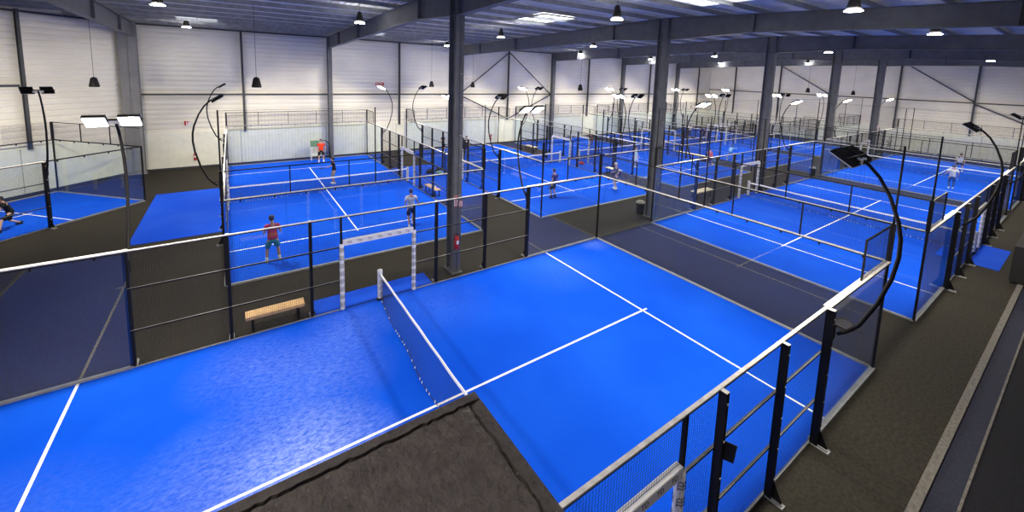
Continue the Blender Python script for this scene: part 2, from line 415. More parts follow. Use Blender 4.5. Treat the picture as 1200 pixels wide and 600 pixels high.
brace((26.4, YB, 5.2), (20.8, YB, 2.7), 'lower diagonal brace beside the third wall column')
XB = XE - .34
brace((XB, 5.4, 9.75), (XB, .2, 6.1), 'long diagonal brace on the end wall, upper half')
brace((XB, .2, 5.9), (XB, -6, 2.9), 'long diagonal brace on the end wall, lower half at right edge')
brace((XB, 18.7, 9.8), (XB, 12.6, 6.1), 'diagonal brace on the end wall behind the third column')

# ------------------------------------------------------------------ high bay lamps and hanging speakers
BAY = {}
b = MB(); b.lathe([(.16, .0), (.19, .06), (.13, .30), (.10, .46), (.05, .5)], 18); BAY['h'] = b.mesh('bay_housing', M['black'], True)
b = MB(); b.lathe([(.17, 0), (.235, -.045), (.24, -.055), (.22, -.055), (.16, -.01)], 18); BAY['s'] = b.mesh('bay_reflector', M['bay_skirt'], True)
b = MB(); b.lathe([(.001, -.03), (.16, -.03)], 18); b.f = b.f[:18]; b.mi = b.mi[:18]; BAY['l'] = b.mesh('bay_lens', M['bay'])
b = MB(); b.tube([(0, 0, .5), (0, 0, 1.25)], .008, 6); BAY['c'] = b.mesh('bay_cord', M['black'])
bays = [(-6.0, 13.9, 'above the mat, top left'), (-5.9, 25.5, 'near the corner of the long wall'), (3.6, 25.8, 'beside the beam over the red-shirted player\'s court'),
        (1.6, 13.5, 'left of the nearest roof beam'), (12.0, 25.5, 'over the far end of the middle court'), (10.3, 14.2, 'over the near end of the middle court'),
        (8.8, 3.5, 'right of the bright skylight'), (18.9, 14.7, 'below the second roof beam, left part'), (38.0, 24.0, 'over the fourth back court'), (12.0, -3.0, 'at the top edge above the right-hand court'),
        (34.0, 13.8, 'between third and fourth back courts'), (31.5, 4.0, 'between third and fourth columns'), (21.0, -3.2, 'beyond the long beam over the right-hand court'),
        (50.0, 22.0, 'over the farthest back court'), (46.0, -2.0, 'over the far right court'), (-4, 2, 'over the nearest court, left half'), (26.5, 24.0, 'over the far end of third back court'), (50, 12, 'near the end wall above farthest court'), (-5.2, -6.9, 'added unseen over the balcony to light the ledge'), (7.0, -10.5, 'added for light right of the balcony, outside the frame')]  # last two lamps are added out of view to brighten ledge and hall
for x, y, lb in bays:
    t = thing('high_bay_lamp', 'black bell-shaped roof lamp ' + lb, 'ceiling lamp', (x, y, 9.75), group='high bay lamps')
    obj('housing', BAY['h'], t); obj('reflector', BAY['s'], t); obj('lens', BAY['l'], t); obj('cord', BAY['c'], t)
PEN = {}
b = MB(); b.lathe([(.21, 0), (.215, .03), (.14, .40), (.11, .46), (.03, .5)], 20); PEN['c'] = b.mesh('speaker_cone', M['black'], True)
b = MB(); b.lathe([(.19, -.012), (.19, 0)], 20); PEN['g'] = b.mesh('speaker_grille', M['bag'])
for (x, y, z, lb) in ((-9.6, 22.1, 6.1, 'above the angled left court'), (-2.7, 16.1, 6.4, 'above the red-shirted player'), (11.0, 26.5, 6.1, 'between two curved masts'),
                      (15.0, 26.2, 6.1, 'just right of the nearest column'), (19.9, 16.9, 6.3, 'right of the third wall column'), (48.4, 11.1, 6.5, 'right of third free-standing column'), (57.5, 9.7, 6.3, 'between fourth and fifth columns')):
    t = thing('hanging_speaker', 'small black cone-shaped pendant speaker on a long cord ' + lb, 'speaker', (x, y, z), group='hanging speakers')
    obj('cone', PEN['c'], t); obj('grille', PEN['g'], t)
    b = MB(); b.tube([(0, 0, .48), (0, 0, deck_z(y) - z - .03)], .009, 5); obj('cord', b.mesh('cord', M['black']), t)

# ------------------------------------------------------------------ court kit of shared meshes
K = {}
def wire_panel(w, h, step=.05, r=.0022, frame=True):
    b = MB(); n = int(round(w / step)); q = int(round(h / step))
    def thin(a, c):
        a = Vector(a); c = Vector(c)
        if abs(a.x - c.x) < 1e-6: o = [(-r, 0, 0), (0, -r, 0), (r, 0, 0), (0, r, 0)]
        else: o = [(0, 0, -r), (0, -r, 0), (0, 0, r), (0, r, 0)]
        vs = [p + Vector(v) for p in (a, c) for v in o]
        b._add(vs, [(0, 4, 5, 1), (1, 5, 6, 2), (2, 6, 7, 3), (3, 7, 4, 0)])
    for i in range(n + 1): thin((-w / 2 + w * i / n, 0, 0), (-w / 2 + w * i / n, 0, h))
    for j in range(q + 1): thin((-w / 2, .006, h * j / q), (w / 2, .006, h * j / q))
    return b.mesh('mesh_panel', M['wire'])
def pane(w, h):
    b = MB(); b.box(-w / 2 + .004, w / 2 - .004, -.006, .006, .06, h - .02); return b.mesh('glass_pane', M['glass'])
K['w2x3'] = wire_panel(1.96, 2.95); K['w2x1'] = wire_panel(1.98, .96); K['w.8x3'] = wire_panel(.8, 2.95); K['w2.3x.8'] = wire_panel(2.2, .75)
K['g2x3'] = pane(2.0, 3.0)
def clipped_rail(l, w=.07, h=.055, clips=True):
    b = MB(); b.box(-l / 2, l / 2, -w / 2, w / 2, -h, -.024, 0); b.box(-l / 2, l / 2, -w / 2 - .004, w / 2 + .004, -.024, 0, 1)  # pale upper band paints the lamp light lying on the black rail
    if clips:
        x = -l / 2 + .5
        while x < l / 2: b.box(x - .02, x + .02, -.02, .02, -h - .07, -h); x += 1.0
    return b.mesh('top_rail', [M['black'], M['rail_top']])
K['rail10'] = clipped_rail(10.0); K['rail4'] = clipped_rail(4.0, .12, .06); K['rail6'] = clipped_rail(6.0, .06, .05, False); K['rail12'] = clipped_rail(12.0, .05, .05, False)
def plain_bar(l, w, h, m, nm):
    b = MB(); b.box(-l / 2, l / 2, -w / 2, w / 2, -h, 0); return b.mesh(nm, m)
K['thin10'] = plain_bar(10, .03, .035, M['black'], 'mesh_rail'); K['thin2'] = plain_bar(2, .03, .035, [M['black']], 'mesh_rail')
b = MB(); b.box(-2.42, 2.42, -.02, .02, -.035, 0, 0, top=1); M['rail_grey'] = mat('grey_rail_highlight', (0.22, 0.22, 0.215), 0.45, noise=(7, 0.3)); K['mid'] = b.mesh('cross_rail', [M['black'], M['rail_grey']])  # grey highlight painted on the top faces of the black cross rails
b = MB(); b.box(-5, 5, -.04, .04, 0, .06); K['base10'] = b.mesh('base_rail', M['base_rail'])
b = MB(); b.box(-2, 2, -.05, .05, 0, .06); K['base4'] = b.mesh('base_rail', M['base_rail'])
b = MB(); b.box(-2.42, 2.42, -.02, .02, 0, .035); K['base5'] = b.mesh('base_rail', M['base_rail'])
def post(h, w=.08, d=.12, foot=True, plate=False):
    b = MB(); b.box(-w / 2, w / 2, 0, d, 0, h)
    if foot:
        b.poly([(d, 0.02), (d + .16, .02), (d + .16, .08), (d, .38)], -.006, .006); b.box(-w / 2 - .02, w / 2 + .02, 0, d + .2, 0, .02, 1)
        b.box(-w / 2 + .01, w / 2 - .01, d, d + .17, .02, .05, 1)
    b.box(-w / 2, w / 2, 0, d, h, h + .006, 2)
    for z in (.4, 1.0, 1.6, 2.2, 2.8):
        if z < h: b.box(-.012, .012, d, d + .008, z, z + .024, 2)
    return b.mesh('post', [M['black'], M['base_rail'], M['rail_top']])
K['post'] = post(2.99); K['post_big'] = post(2.99, .10, .14)
b = MB(); b.box(-.03, .03, -.03, .03, 0, 3.0); b.box(-.048, .048, -.048, .048, 3.0, 4.0); K['corner'] = b.mesh('corner_post', M['black'])
b = MB(); b.box(-.018, .018, -.018, .018, 0, 1.0); K['stub'] = b.mesh('mesh_post', M['black'])
b = MB(); b.box(-.03, .03, -.03, .03, 0, 2.99); K['jamb'] = b.mesh('jamb', M['black'])
b = MB(); b.lathe([(.062, 0.02), (.07, .06), (.07, 2.1), (.06, 2.14)], 12); K['padv'] = b.mesh('padding', M['pad'], True)
b = MB(); b.box(-1.12, 1.12, -.055, .055, 2.08, 2.24); b.bar((-1.1, 0, 2.24), (1.1, 0, 2.24), .1, .02); K['padh'] = b.mesh('padding', M['pad'])
# printed marks on the pads
def text_mesh(body, size):
    cu = bpy.data.curves.new('mark', 'FONT'); cu.body = body; cu.size = size; cu.extrude = .001; cu.align_x = 'CENTER'; cu.align_y = 'CENTER'
    o = bpy.data.objects.new('mark', cu); COL.objects.link(o); bpy.context.view_layer.update()
    me = bpy.data.meshes.new_from_object(o.evaluated_get(bpy.context.evaluated_depsgraph_get()))
    bpy.data.objects.remove(o); return [tuple(v.co) for v in me.vertices], [tuple(p.vertices) for p in me.polygons]
TV, TF = text_mesh('TD', .11)
b = MB()
for k in range(7):
    x = -.93 + k * .31
    for sy in (-1, 1):
        R_ = Matrix.Translation((x, sy * .0575, 2.16)) @ Matrix.Rotation(0 if sy < 0 else PI, 4, 'Z') @ Matrix.Rotation(PI / 2, 4, 'X')
        b._add([R_ @ Vector(v) for v in TV], TF)
b.mi = [1] * len(b.f); b.box(-1.12, 1.12, -.055, .055, 2.08, 2.24); b.bar((-1.1, 0, 2.24), (1.1, 0, 2.24), .1, .02); K['padh'] = b.mesh('padding', [M['pad'], M['ink']])
b = MB()
for k in range(8):
    for a in (PI / 4, PI * 3 / 4 + PI / 2, PI * 5 / 4 + PI / 2, 0):
        R_ = Matrix.Translation((0, 0, .2 + k * .25)) @ Matrix.Rotation(a, 4, 'Z') @ Matrix.Translation((0, -.072, 0)) @ Matrix.Rotation(PI / 2, 4, 'X') @ Matrix.Rotation(PI / 2, 4, 'Z')
        b._add([R_ @ Vector(v) for v in TV], TF)
b.mi = [1] * len(b.f); b.lathe([(.062, 0.02), (.07, .06), (.07, 2.1), (.06, 2.14)], 12); K['padv'] = b.mesh('padding', [M['pad'], M['ink']])
b = MB(); b.poly([(0, 0), (.18, .06), (.15, -.24), (0, -.30)], -.006, .006); K['plate'] = b.mesh('lug_plate', M['black'])

b = MB(); b.tube([(0, 0, 0), (0, 0, 3.0)], .024, 8); K['pole6'] = b.mesh('net_pole', M['black'], True)
b = MB()
for i in range(101):
    x = -5 + i * .1; vs = [Vector((x, 0, z)) + Vector(v) for z in (0, 1.96) for v in ((-.0012, 0, 0), (0, -.0012, 0), (.0012, 0, 0), (0, .0012, 0))]
    b._add(vs, [(0, 4, 5, 1), (1, 5, 6, 2), (2, 6, 7, 3), (3, 7, 4, 0)])
b.bar((-5, 0, 1.96), (5, 0, 1.96), .012); K['hinet'] = b.mesh('netting', M['wire'])
def cage(label, loc, rz, near_detail=False, tall=()):
    t = thing('padel_cage', label, 'court enclosure', loc, rz)
    def P(n, k, x, y, z=0, r=0, label=None): return obj(n, K[k], t, (x, y, z), r, label=label)
    for sx in (-1, 1):
        X = 10 * sx
        for k in range(5):
            P('glass_pane', 'g2x3', X, -4 + 2 * k, 0, PI / 2); P('mesh_panel', 'w2x1', X, -4 + 2 * k, 3.02, PI / 2)
        for k in range(1, 5): P('mesh_post', 'stub', X, -5 + 2 * k, 3.0)
        P('top_rail', 'rail10', X, 0, 3.02, PI / 2, 'black rail with its lit top edge painted pale'); P('mesh_rail', 'thin10', X, 0, 4.0, PI / 2); P('base_rail', 'base10', X, 0, 0, PI / 2)
        for sy in (-1, 1):
            Y = 5 * sy; r = 0 if sy > 0 else PI
            P('corner_post', 'corner', X, Y)
            P('glass_pane', 'g2x3', 9 * sx, Y); P('glass_pane', 'g2x3', 7 * sx, Y)
            P('mesh_panel', 'w2x1', 9 * sx, Y, 3.02); P('mesh_post', 'stub', 8 * sx, Y, 3.0); P('mesh_rail', 'thin2', 9 * sx, Y, 4.0)
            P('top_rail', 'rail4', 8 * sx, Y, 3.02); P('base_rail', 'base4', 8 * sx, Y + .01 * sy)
            P('post', 'post_big', 6 * sx, Y + .01 * sy, 0, r, 'heavy black post with a foot plate')
            P('post', 'post', 4 * sx, Y + .01 * sy, 0, r); P('post', 'post', 2 * sx, Y + .01 * sy, 0, r)
            P('mesh_panel', 'w2x3', 5 * sx, Y); P('mesh_panel', 'w2x3', 3 * sx, Y); P('mesh_panel', 'w.8x3', 1.58 * sx, Y)
            P('jamb', 'jamb', 1.16 * sx, Y)
            pd = P('padding', 'padv', 1.15 * sx, Y, 0, 0, 'white padding with small black marks')
            P('cross_rail', 'mid', 3.58 * sx, Y, 2.06); P('cross_rail', 'mid', 3.58 * sx, Y, .98); P('base_rail', 'base5', 3.58 * sx, Y)
    for sy in (-1, 1):
        P('top_rail', 'rail12', 0, 5 * sy, 3.01)
        pd = P('padding', 'padh', 0, 5 * sy, 0, 0, 'white padded bar over the gate opening')
        P('mesh_panel', 'w2.3x.8', 0, 5 * sy, 2.25)
    for X in tall:
        for y in (-5, 0, 5): P('net_pole', 'pole6', X, y, 3.0)
        P('netting', 'hinet', X, 0, 4.02, PI / 2)
    if near_detail:
        obj('lug_plate', K['plate'], t, (2.05, -5.12, 2.2), PI)
    return t

# nets
def net_mesh_part(sag):
    b = MB(); L_ = 9.86; n = 160
    def top(x): return .92 - .04 * (1 - abs(x) / (L_ / 2)) 
    def off(x, f):                          # bottom of the net bulges to one side
        w = math.sin(PI * (x + L_ / 2) / L_); return -(1 - f) * (sag * w + .05 * math.sin(x * 2.1) * sag * 4 * w)
    r = .0035; rows = 18
    def P(x, f): return Vector((off(x, f), x, .03 + (top(x) - .06) * f))
    for i in range(n * 1 + 1):
        x = -L_ / 2 + L_ * i / n
        for j in range(3):
            a = P(x, j / 3); c = P(x, (j + 1) / 3)
            vs = [p + Vector(v) for p in (a, c) for v in ((-r, 0, 0), (0, -r, 0), (r, 0, 0), (0, r, 0))]
            b._add(vs, [(0, 4, 5, 1), (1, 5, 6, 2), (2, 6, 7, 3), (3, 7, 4, 0)])
    for j in range(rows):
        f = j / (rows - 1) * .96
        for i in range(32):
            a = P(-L_ / 2 + L_ * i / 32, f); c = P(-L_ / 2 + L_ * (i + 1) / 32, f)
            vs = [p + Vector(v) for p in (a, c) for v in ((-r, 0, 0), (0, 0, -r), (r, 0, 0), (0, 0, r))]
            b._add(vs, [(0, 4, 5, 1), (1, 5, 6, 2), (2, 6, 7, 3), (3, 7, 4, 0)])
    me = b.mesh('net_cord_mesh', M['net'])
    b = MB()
    for s in range(3):
        b.tube([P(-L_ / 2 + L_ * i / 48, .0) + Vector((.004 * math.sin(i * 2 + s * 2.1), 0, .004 * math.cos(i * 2 + s * 2.1))) for i in range(49)], .007, 5)
    me2 = b.mesh('bottom_cord', [M['net']])
    b = MB()                                # pale lacing along the lower cord
    for i in range(70):
        if random.random() < .55:
            x = -L_ / 2 + L_ * (i + .5) / 70; p = P(x, 0); b.bar(p + Vector((-.012, -.02, .0)), p + Vector((.012, .025, .02)), .012)
    me3 = b.mesh('lacing', M['tape'])
    b = MB(); m_ = 64; vs = []
    for i in range(m_ + 1):
        x = -L_ / 2 + L_ * i / m_; z = top(x) + .006 * math.sin(x * 5); w = .012
        vs += [(-w, x, z - .075), (w, x, z - .075), (w, x, z), (-w, x, z)]
    fs = []
    for i in range(m_):
        a = 4 * i; c = a + 4
        for q in range(4): fs.append((a + q, a + (q + 1) % 4, c + (q + 1) % 4, c + q))
    b._add(vs, fs); me4 = b.mesh('top_tape', M['tape'])
    return me, me2, me3, me4
NETS = {True: net_mesh_part(.22), False: net_mesh_part(.03)}
b = MB(); b.lathe([(.05, 0), (.05, .98), (.06, .98), (.06, 1.0), (.02, 1.01)], 12); b.box(-.1, .1, -.09, .09, 0, .02); b.poly([(-.09, .02), (.09, .02), (0, .2)], -.006, .006); K['netpost'] = b.mesh('net_post', M['black'], False)
b = MB(); b.lathe([(.075, .06), (.082, .09), (.082, .98), (.078, 1.0), (.055, 1.01)], 14); K['netpad'] = b.mesh('padding', M['pad'], True)
b = MB()
for k in range(4):
    for a in (0, PI / 2, PI, 3 * PI / 2):
        R_ = Matrix.Translation((0, 0, .2 + k * .21)) @ Matrix.Rotation(a, 4, 'Z') @ Matrix.Translation((0, -.084, 0)) @ Matrix.Rotation(PI / 2, 4, 'X') @ Matrix.Rotation(PI / 2, 4, 'Z')
        b._add([R_ @ Vector(v) for v in TV], TF)
b.mi = [1] * len(b.f); b.lathe([(.075, .06), (.082, .09), (.082, .98), (.078, 1.0), (.055, 1.01)], 14); K['netpad'] = b.mesh('padding', [M['pad'], M['ink']])
def net(label, loc, rz, sag=False):
    t = thing('padel_net', label, 'net', loc, rz)
    a, b_, c, d = NETS[sag]
    obj('net_mesh', a, t); co = obj('bottom_cord', b_, t); obj('lacing', c, co); obj('top_tape', d, t, label='white tape along the top of the net')
    for s in (-1, 1):
        p = obj('net_post', K['netpost'], t, (0, 4.98 * s, 0)); q = obj('padding', K['netpad'], p, label='white padding around the net post')

# turf with lines
def turf(label, loc, rz, m='turf', L_=20, W=10):
    b = MB(); n = 1
    b.box(-L_ / 2, L_ / 2, -W / 2, W / 2, 0, .014)
    t = obj('court_turf', b.mesh('court_turf', M[m]), None, loc, rz, None, label, 'artificial grass')
    for sx in (-1, 1):
        b = MB(); b.box(-.03, .03, -W / 2 + .03, W / 2 - .03, .0141, .0165); obj('court_line', b.mesh('court_line', M['line']), t, (6.95 * sx, 0, 0))
    b = MB(); b.box(-7.15, 7.15, -.03, .03, .0141, .0165); obj('court_line', b.mesh('court_line', M['line']), t)

# masts: pole bows outward, local +Y = away from the court
arc = [(.10, 2.55), (.22, 2.66), (.40, 2.89), (.62, 3.45), (.76, 4.0), (.81, 4.42), (.80, 4.75), (.74, 5.05), (.58, 5.48), (.40, 5.80), (.22, 6.0), (.08, 6.10)]
b = MB(); b.tube([(0, y, z) for y, z in arc], [.036] * 4 + [.034] * 4 + [.03] * 4, 8); K['pole'] = b.mesh('mast_pole', M['black'], True)
b = MB(); b.box(-.07, .07, 0, .05, 2.40, 2.72); b.bar((0, .03, 2.72), (0, .25, 2.70), .03); K['bracket'] = b.mesh('mast_bracket', M['black'])
b = MB(); b.bar((-.50, 0, 0), (.50, 0, 0), .05, .04); K['arm'] = b.mesh('cross_arm', M['black'])
TL = math.radians(-33)
RT = Matrix.Rotation(TL, 4, 'X')            # face leans towards the court (-Y)
b = MB()
b.box(-.19, .19, -.24, .20, .0, .05, M4=RT)
for k in range(12): b.box(-.18 + k * .0325, -.172 + k * .0325, -.22, .18, .05, .09, M4=RT)
K['head'] = b.mesh('lamp_head', M['black'])
b = MB(); b._add([RT @ Vector(v) for v in ((-.17, -.22, -.004), (-.17, .18, -.004), (.17, .18, -.004), (.17, -.22, -.004))], [(0, 1, 2, 3)]); K['lens'] = b.mesh('lens', M['lens'])
b = MB(); b.box(-.19, .19, -.24, -.225, -.02, 0, M4=RT); b.box(-.19, .19, .185, .20, -.02, 0, M4=RT); b.box(-.19, -.178, -.24, .2, -.02, 0, M4=RT); b.box(.178, .19, -.24, .2, -.02, 0, M4=RT)
K['bezel'] = b.mesh('bezel', M['white'])
b = MB(); b.box(-.16, .16, -.04, .06, -.05, .03); K['glow'] = b.mesh('glow_box', M['white'])  # white box stands in for the lamp light seen at the cross arm
def mast(label, x, y, rz):
    t = thing('floodlight_mast', label, 'floodlight', (x, y, 0), rz)
    obj('pole', K['pole'], t); obj('bracket', K['bracket'], t)
    a = obj('cross_arm', K['arm'], t, (0, .02, 6.12)); obj('glow_box', K['glow'], t, (0, .08, 6.07), label='pale driver box added for the white lamp light behind the heads')
    for s in (-1, 1):
        h = obj('lamp_head', K['head'], t, (.29 * s, -.05, 6.08)); obj('lens', K['lens'], h, label='glowing warm white lens'); obj('bezel', K['bezel'], h)

# court table: id, centre, rotation, cage label, turf, net, mast naming
Q = PI / 2
COURTS = [
 ('A', (0, 0), 0, 'the nearest empty court', 'nearest court', True),
 ('B', (.86, 18.4), Q, 'the left court with the red-shirted player', 'red-shirted player\'s court', True),
 ('C', (14.4, 18.4), Q, 'the middle back court with the white-haired player', 'white-haired player\'s court', True),
 ('D', (26.6, 18.4), Q, 'the third back court from the left', 'third back court', True),
 ('G', (39.0, 18.4), Q, 'fourth back court from the left', 'fourth back court', True),
 ('H', (51.3, 18.4), Q, 'farthest back court before the end wall', 'farthest back court', True),
 ('E', (24.0, 0), 0, 'the empty right-hand court behind the nearest one', 'empty right-hand court', True),
 ('F', (46.0, 0), 0, 'the far right court with the jeans-wearing player', 'far right court', True)]
for cid, (cx, cy), rz, long_, short, _ in COURTS:
    cage('black padel cage of glass and mesh around ' + long_, (cx, cy, .0), rz, cid == 'A', {'A': (10,), 'E': (-10, 10), 'F': (-10,)}.get(cid, (-10,)))
    turf(('blue turf with white lines and pale worn patches on ' if cid == 'A' else 'blue turf with white lines on ') + long_, (cx, cy, 0), rz, 'turf_worn' if cid == 'A' else 'turf')
    net('low dark padel net with white tape across ' + long_, (cx, cy, .014), rz, cid == 'A')
    for sx in (-1, 1):
        for sy in (-1, 1):
            lx, ly = 6 * sx, 5.12 * sy
            wx = cx + lx * math.cos(rz) - ly * math.sin(rz); wy = cy + lx * math.sin(rz) + ly * math.cos(rz)
            if rz == 0: where = ('far' if sx > 0 else 'near') + (' left' if sy > 0 else ' right')
            else: where = ('far' if sx > 0 else 'near') + (' right' if sy < 0 else ' left')
            mast('curved black twin-head floodlight mast at %s side of %s' % (where, short), wx, wy, rz + (0 if sy > 0 else PI))
# angled single court on the left: P0 near right corner, runs down-left
P0 = Vector((-7.82, 21.0)); dd = Vector((-r2, -r2)); ww = Vector((-r2, r2))
ctr = P0 + dd * 10 + ww * 3; AR = math.atan2(dd.y, dd.x)      # local +x = dd, local +y = (r2,-r2) = -ww
b = MB(); b.box(-10, 10, -3, 3, 0, .014)
t = obj('court_turf', b.mesh('court_turf', M['turf']), None, (ctr.x, ctr.y, 0), AR, None, 'blue turf of the narrow angled court at the left edge', 'artificial grass')
b = MB(); b.box(-.025, .025, -2.97, 2.97, .0141, .0165); sl = b.mesh('court_line', M['line']); obj('court_line', sl, t, (-6.95, 0, 0)); obj('court_line', sl, t, (6.95, 0, 0))
b = MB(); b.box(-7.15, 7.15, -.025, .025, .0141, .0165); obj('court_line', b.mesh('court_line', M['line']), t)
t = thing('padel_cage', 'glass and mesh cage of the narrow angled court at the left edge', 'court enclosure', (ctr.x, ctr.y, 0), AR)
b = MB(); b.box(-3, 3, -.03, .03, -.05, 0, 0, top=1)
for x in (-2.5, -1.5, -.5, .5, 1.5, 2.5): b.box(x - .02, x + .02, -.02, .02, -.12, -.05)
K['rail6c'] = b.mesh('top_rail', [M['black'], M['black']])
K['rail4d'] = (lambda bb: (bb.box(-2, 2, -.03, .03, -.05, 0), [bb.box(x - .02, x + .02, -.02, .02, -.12, -.05) for x in (-1.5, -.5, .5, 1.5)], bb.mesh('top_rail', M['black']))[-1])(MB())
K['thin6'] = plain_bar(6, .03, .035, M['black'], 'mesh_rail')
b = MB(); b.box(-3, 3, -.04, .04, 0, .06); K['base6'] = b.mesh('base_rail', M['base_rail'])
for k in range(3):
    obj('glass_pane', K['g2x3'], t, (-10, -2 + 2 * k, 0), Q); obj('mesh_panel', K['w2x1'], t, (-10, -2 + 2 * k, 3.02), Q)
for yv in (-1, 1): obj('mesh_post', K['stub'], t, (-10, yv, 3.0))
obj('top_rail', K['rail6c'], t, (-10, 0, 3.02), Q); obj('mesh_rail', K['thin6'], t, (-10, 0, 4.0), Q); obj('base_rail', K['base6'], t, (-10, 0, 0), Q)
for sy in (-1, 1):
    Y = 3 * sy; r = 0 if sy > 0 else PI
    obj('corner_post', K['corner'] if sy < 0 else K['jamb'], t, (-10, Y, 0))
    for x in (-9, -7): obj('glass_pane', K['g2x3'], t, (x, Y, 0))
    obj('top_rail', K['rail4d'], t, (-8, Y, 3.02)); obj('base_rail', K['base4'], t, (-8, Y, 0))
    obj('mesh_panel', K['w2x1'], t, (-9, Y, 3.02)) if sy < 0 else None
    obj('post', K['post_big'], t, (-6, Y, 0), r)
    for x in (-4, -2): obj('post', K['post'], t, (x, Y, 0), r)
    for x in (-5, -3): obj('mesh_panel', K['w2x3'], t, (x, Y, 0))
    obj('cross_rail', K['mid'], t, (-3.58, Y, 2.06)); obj('cross_rail', K['mid'], t, (-3.58, Y, .98)); obj('base_rail', K['base5'], t, (-3.58, Y, 0))
    obj('top_rail', K['rail6'], t, (-3, Y, 3.01))
pm = P0 + dd * 4 - ww * .12
mast('dark twin-head floodlight mast on the heavy post of the angled left court', pm.x, pm.y, AR - .37)
q_ = P0 + dd * 16 - ww * .12; mast('unseen dark floodlight mast of the angled left court, added to light the wall', q_.x, q_.y, AR)  # mast added out of view to brighten the left wall
pm = P0 + dd * 4 + ww * 6.12

# mats
def door_mat(x0, x1, y0, y1, label, name='door_mat'):
    b = MB(); b.box(-(x1 - x0) / 2, (x1 - x0) / 2, -(y1 - y0) / 2, (y1 - y0) / 2, 0, .012)
    obj(name, b.mesh(name, M['mat_blue']), loc=((x0 + x1) / 2, (y0 + y1) / 2, 0), label=label, cat='mat')
door_mat(-1.9, 1.88, 5.06, 5.95, 'blue mat outside the padded gate of the nearest court')
door_mat(-1.9, 1.88, -5.95, -5.06, 'blue mat outside the lower right gate of the nearest court')
door_mat(22.2, 25.9, -5.95, -5.06, 'blue mat outside the right-hand gate of the empty right-hand court')
door_mat(22.2, 25.9, 5.06, 5.32, 'narrow blue mat at the left gate of the empty right-hand court')
door_mat(-7.5, -4.25, 14.1, 22.15, 'large blue mat on dark carpet between angled court and red-shirted player\'s court', 'floor_mat')
door_mat(5.98, 9.28, 13.5, 22.6, 'large blue mat with bags between the two left back courts', 'floor_mat')
door_mat(19.52, 21.48, 14.1, 22.1, 'blue mat between middle and third back courts', 'floor_mat')
door_mat(31.72, 33.88, 14.1, 22.1, 'blue mat between third and fourth back courts', 'floor_mat')
door_mat(44.12, 46.18, 14.1, 22.1, 'blue mat between fourth and farthest back courts', 'floor_mat')

# viewing balcony ledge under the camera
t = thing('balcony_ledge', 'dark painted balcony ledge with cracked coping in the bottom foreground', 'ledge', (0, 0, 0))
b = MB(); b.box(-9, -3.172, -9.5, -6.757, 0, 6.45); obj('ledge_body', b.mesh('ledge_body', M['balcony']), t)
def jag(a, c, n, amp, s):
    rnd = random.Random(s); out = []
    for i in range(n + 1):
        f = i / n; k = 0 if i in (0, n) else (rnd.random() - .5) * amp
        out.append((a[0] + (c[0] - a[0]) * f, a[1] + (c[1] - a[1]) * f, k))
    return out
b = MB()
e1 = [(x, -6.792 + k) for x, y, k in jag((-9, 0), (-3.212, 0), 420, .007, 3)]
e2 = [(-3.212 + k, y) for x, y, k in jag((0, -6.80), (0, -9.5), 160, .006, 4)]
b.poly([(-9, -9.5)] + e2[::-1] + e1[::-1], 6.45, 6.503, 0, 'z'); obj('coping_top', b.mesh('coping_top', M['balcony']), t)
b = MB(); e1b = [(x, y + .008) for x, y in e1]; e2b = [(x + .007, y) for x, y in e2]
b.poly([(-9, -6.757), (-3.172, -6.757), (-3.172, -6.788)] + e1b[::-1], 6.45, 6.506, 0, 'z')
b.poly([(-3.172, -6.792), (-3.172, -9.5)] + e2b[::-1], 6.45, 6.506, 0, 'z')
obj('coping_lip', b.mesh('coping_lip', M['balcony']), t)
b = MB(); rnd = random.Random(9)
for i in range(150):
    if i < 70: cx_, cy_ = -3.215 - abs(rnd.gauss(0, .012)), -6.80 - abs(rnd.gauss(0, .09))
    else: cx_, cy_ = -3.2 - rnd.random() * .9, -6.80 - abs(rnd.gauss(0, .012)) if rnd.random() < .5 else -6.8 - rnd.random() * .4
    s = rnd.random() * .003 + .0008; b.ell((cx_, cy_, 6.503), (s * 1.6, s, s * .6), 6, 4)
obj('chipped_paint', b.mesh('chipped_paint', M['crumb']), t, kind='stuff', label='pale chips along the cracked edge')

# ------------------------------------------------------------------ small things
def bench(label, x, y, rz, l=1.5, m='wood', w=.38):
    t = thing('bench', label, 'bench', (x, y, 0), rz)
    for k in range(3):
        yy = -w / 2 + (k + .5) * w / 3; b = MB(); b.box(-l / 2, l / 2, yy - w / 6 + .006, yy + w / 6 - .006, .42, .455)
        obj('seat_slat', b.mesh('seat_slat', M[m]), t)
    b = MB(); b.box(-l / 2 + .01, l / 2 - .01, -w / 2 - .01, -w / 2 + .005, .37, .45); obj('apron', b.mesh('apron', M[m]), t)
    for s in (-1, 1):
        x_ = s * (l / 2 - .17); b = MB(); b.box(x_ - .03, x_ + .03, -w / 2 + .03, -w / 2 + .08, 0, .42); b.box(x_ - .03, x_ + .03, w / 2 - .08, w / 2 - .03, 0, .42); b.box(x_ - .03, x_ + .03, -w / 2 + .03, w / 2 - .03, .37, .42); b.box(x_ - .03, x_ + .03, -w / 2, w / 2, 0, .03)
        obj('leg', b.mesh('leg', M['black']), t)
    return t
bench('pale slatted wooden bench on dark carpet outside the nearest court', -2.93, 5.33, 0)
bench('pale wooden bench beside the red-shirted player\'s court', 6.16, 15.0, Q * 1.04, 1.6, 'wood', .36)
bench('long cream bench outside the empty right-hand court, beside its gate', 21.0, 6.42, .0, 1.8, 'whitewood', .45)
bench('cream bench between the middle and third back courts', 20.4, 13.3, Q, 1.4, 'whitewood', .45)
bench('long cream bench between third and fourth back courts, bags on its near end', 32.4, 14.2, Q, 3.4, 'whitewood', .45)
bench('cream bench seen above the middle court net, third court side', 20.5, 24.0, Q, 1.5, 'whitewood', .45)

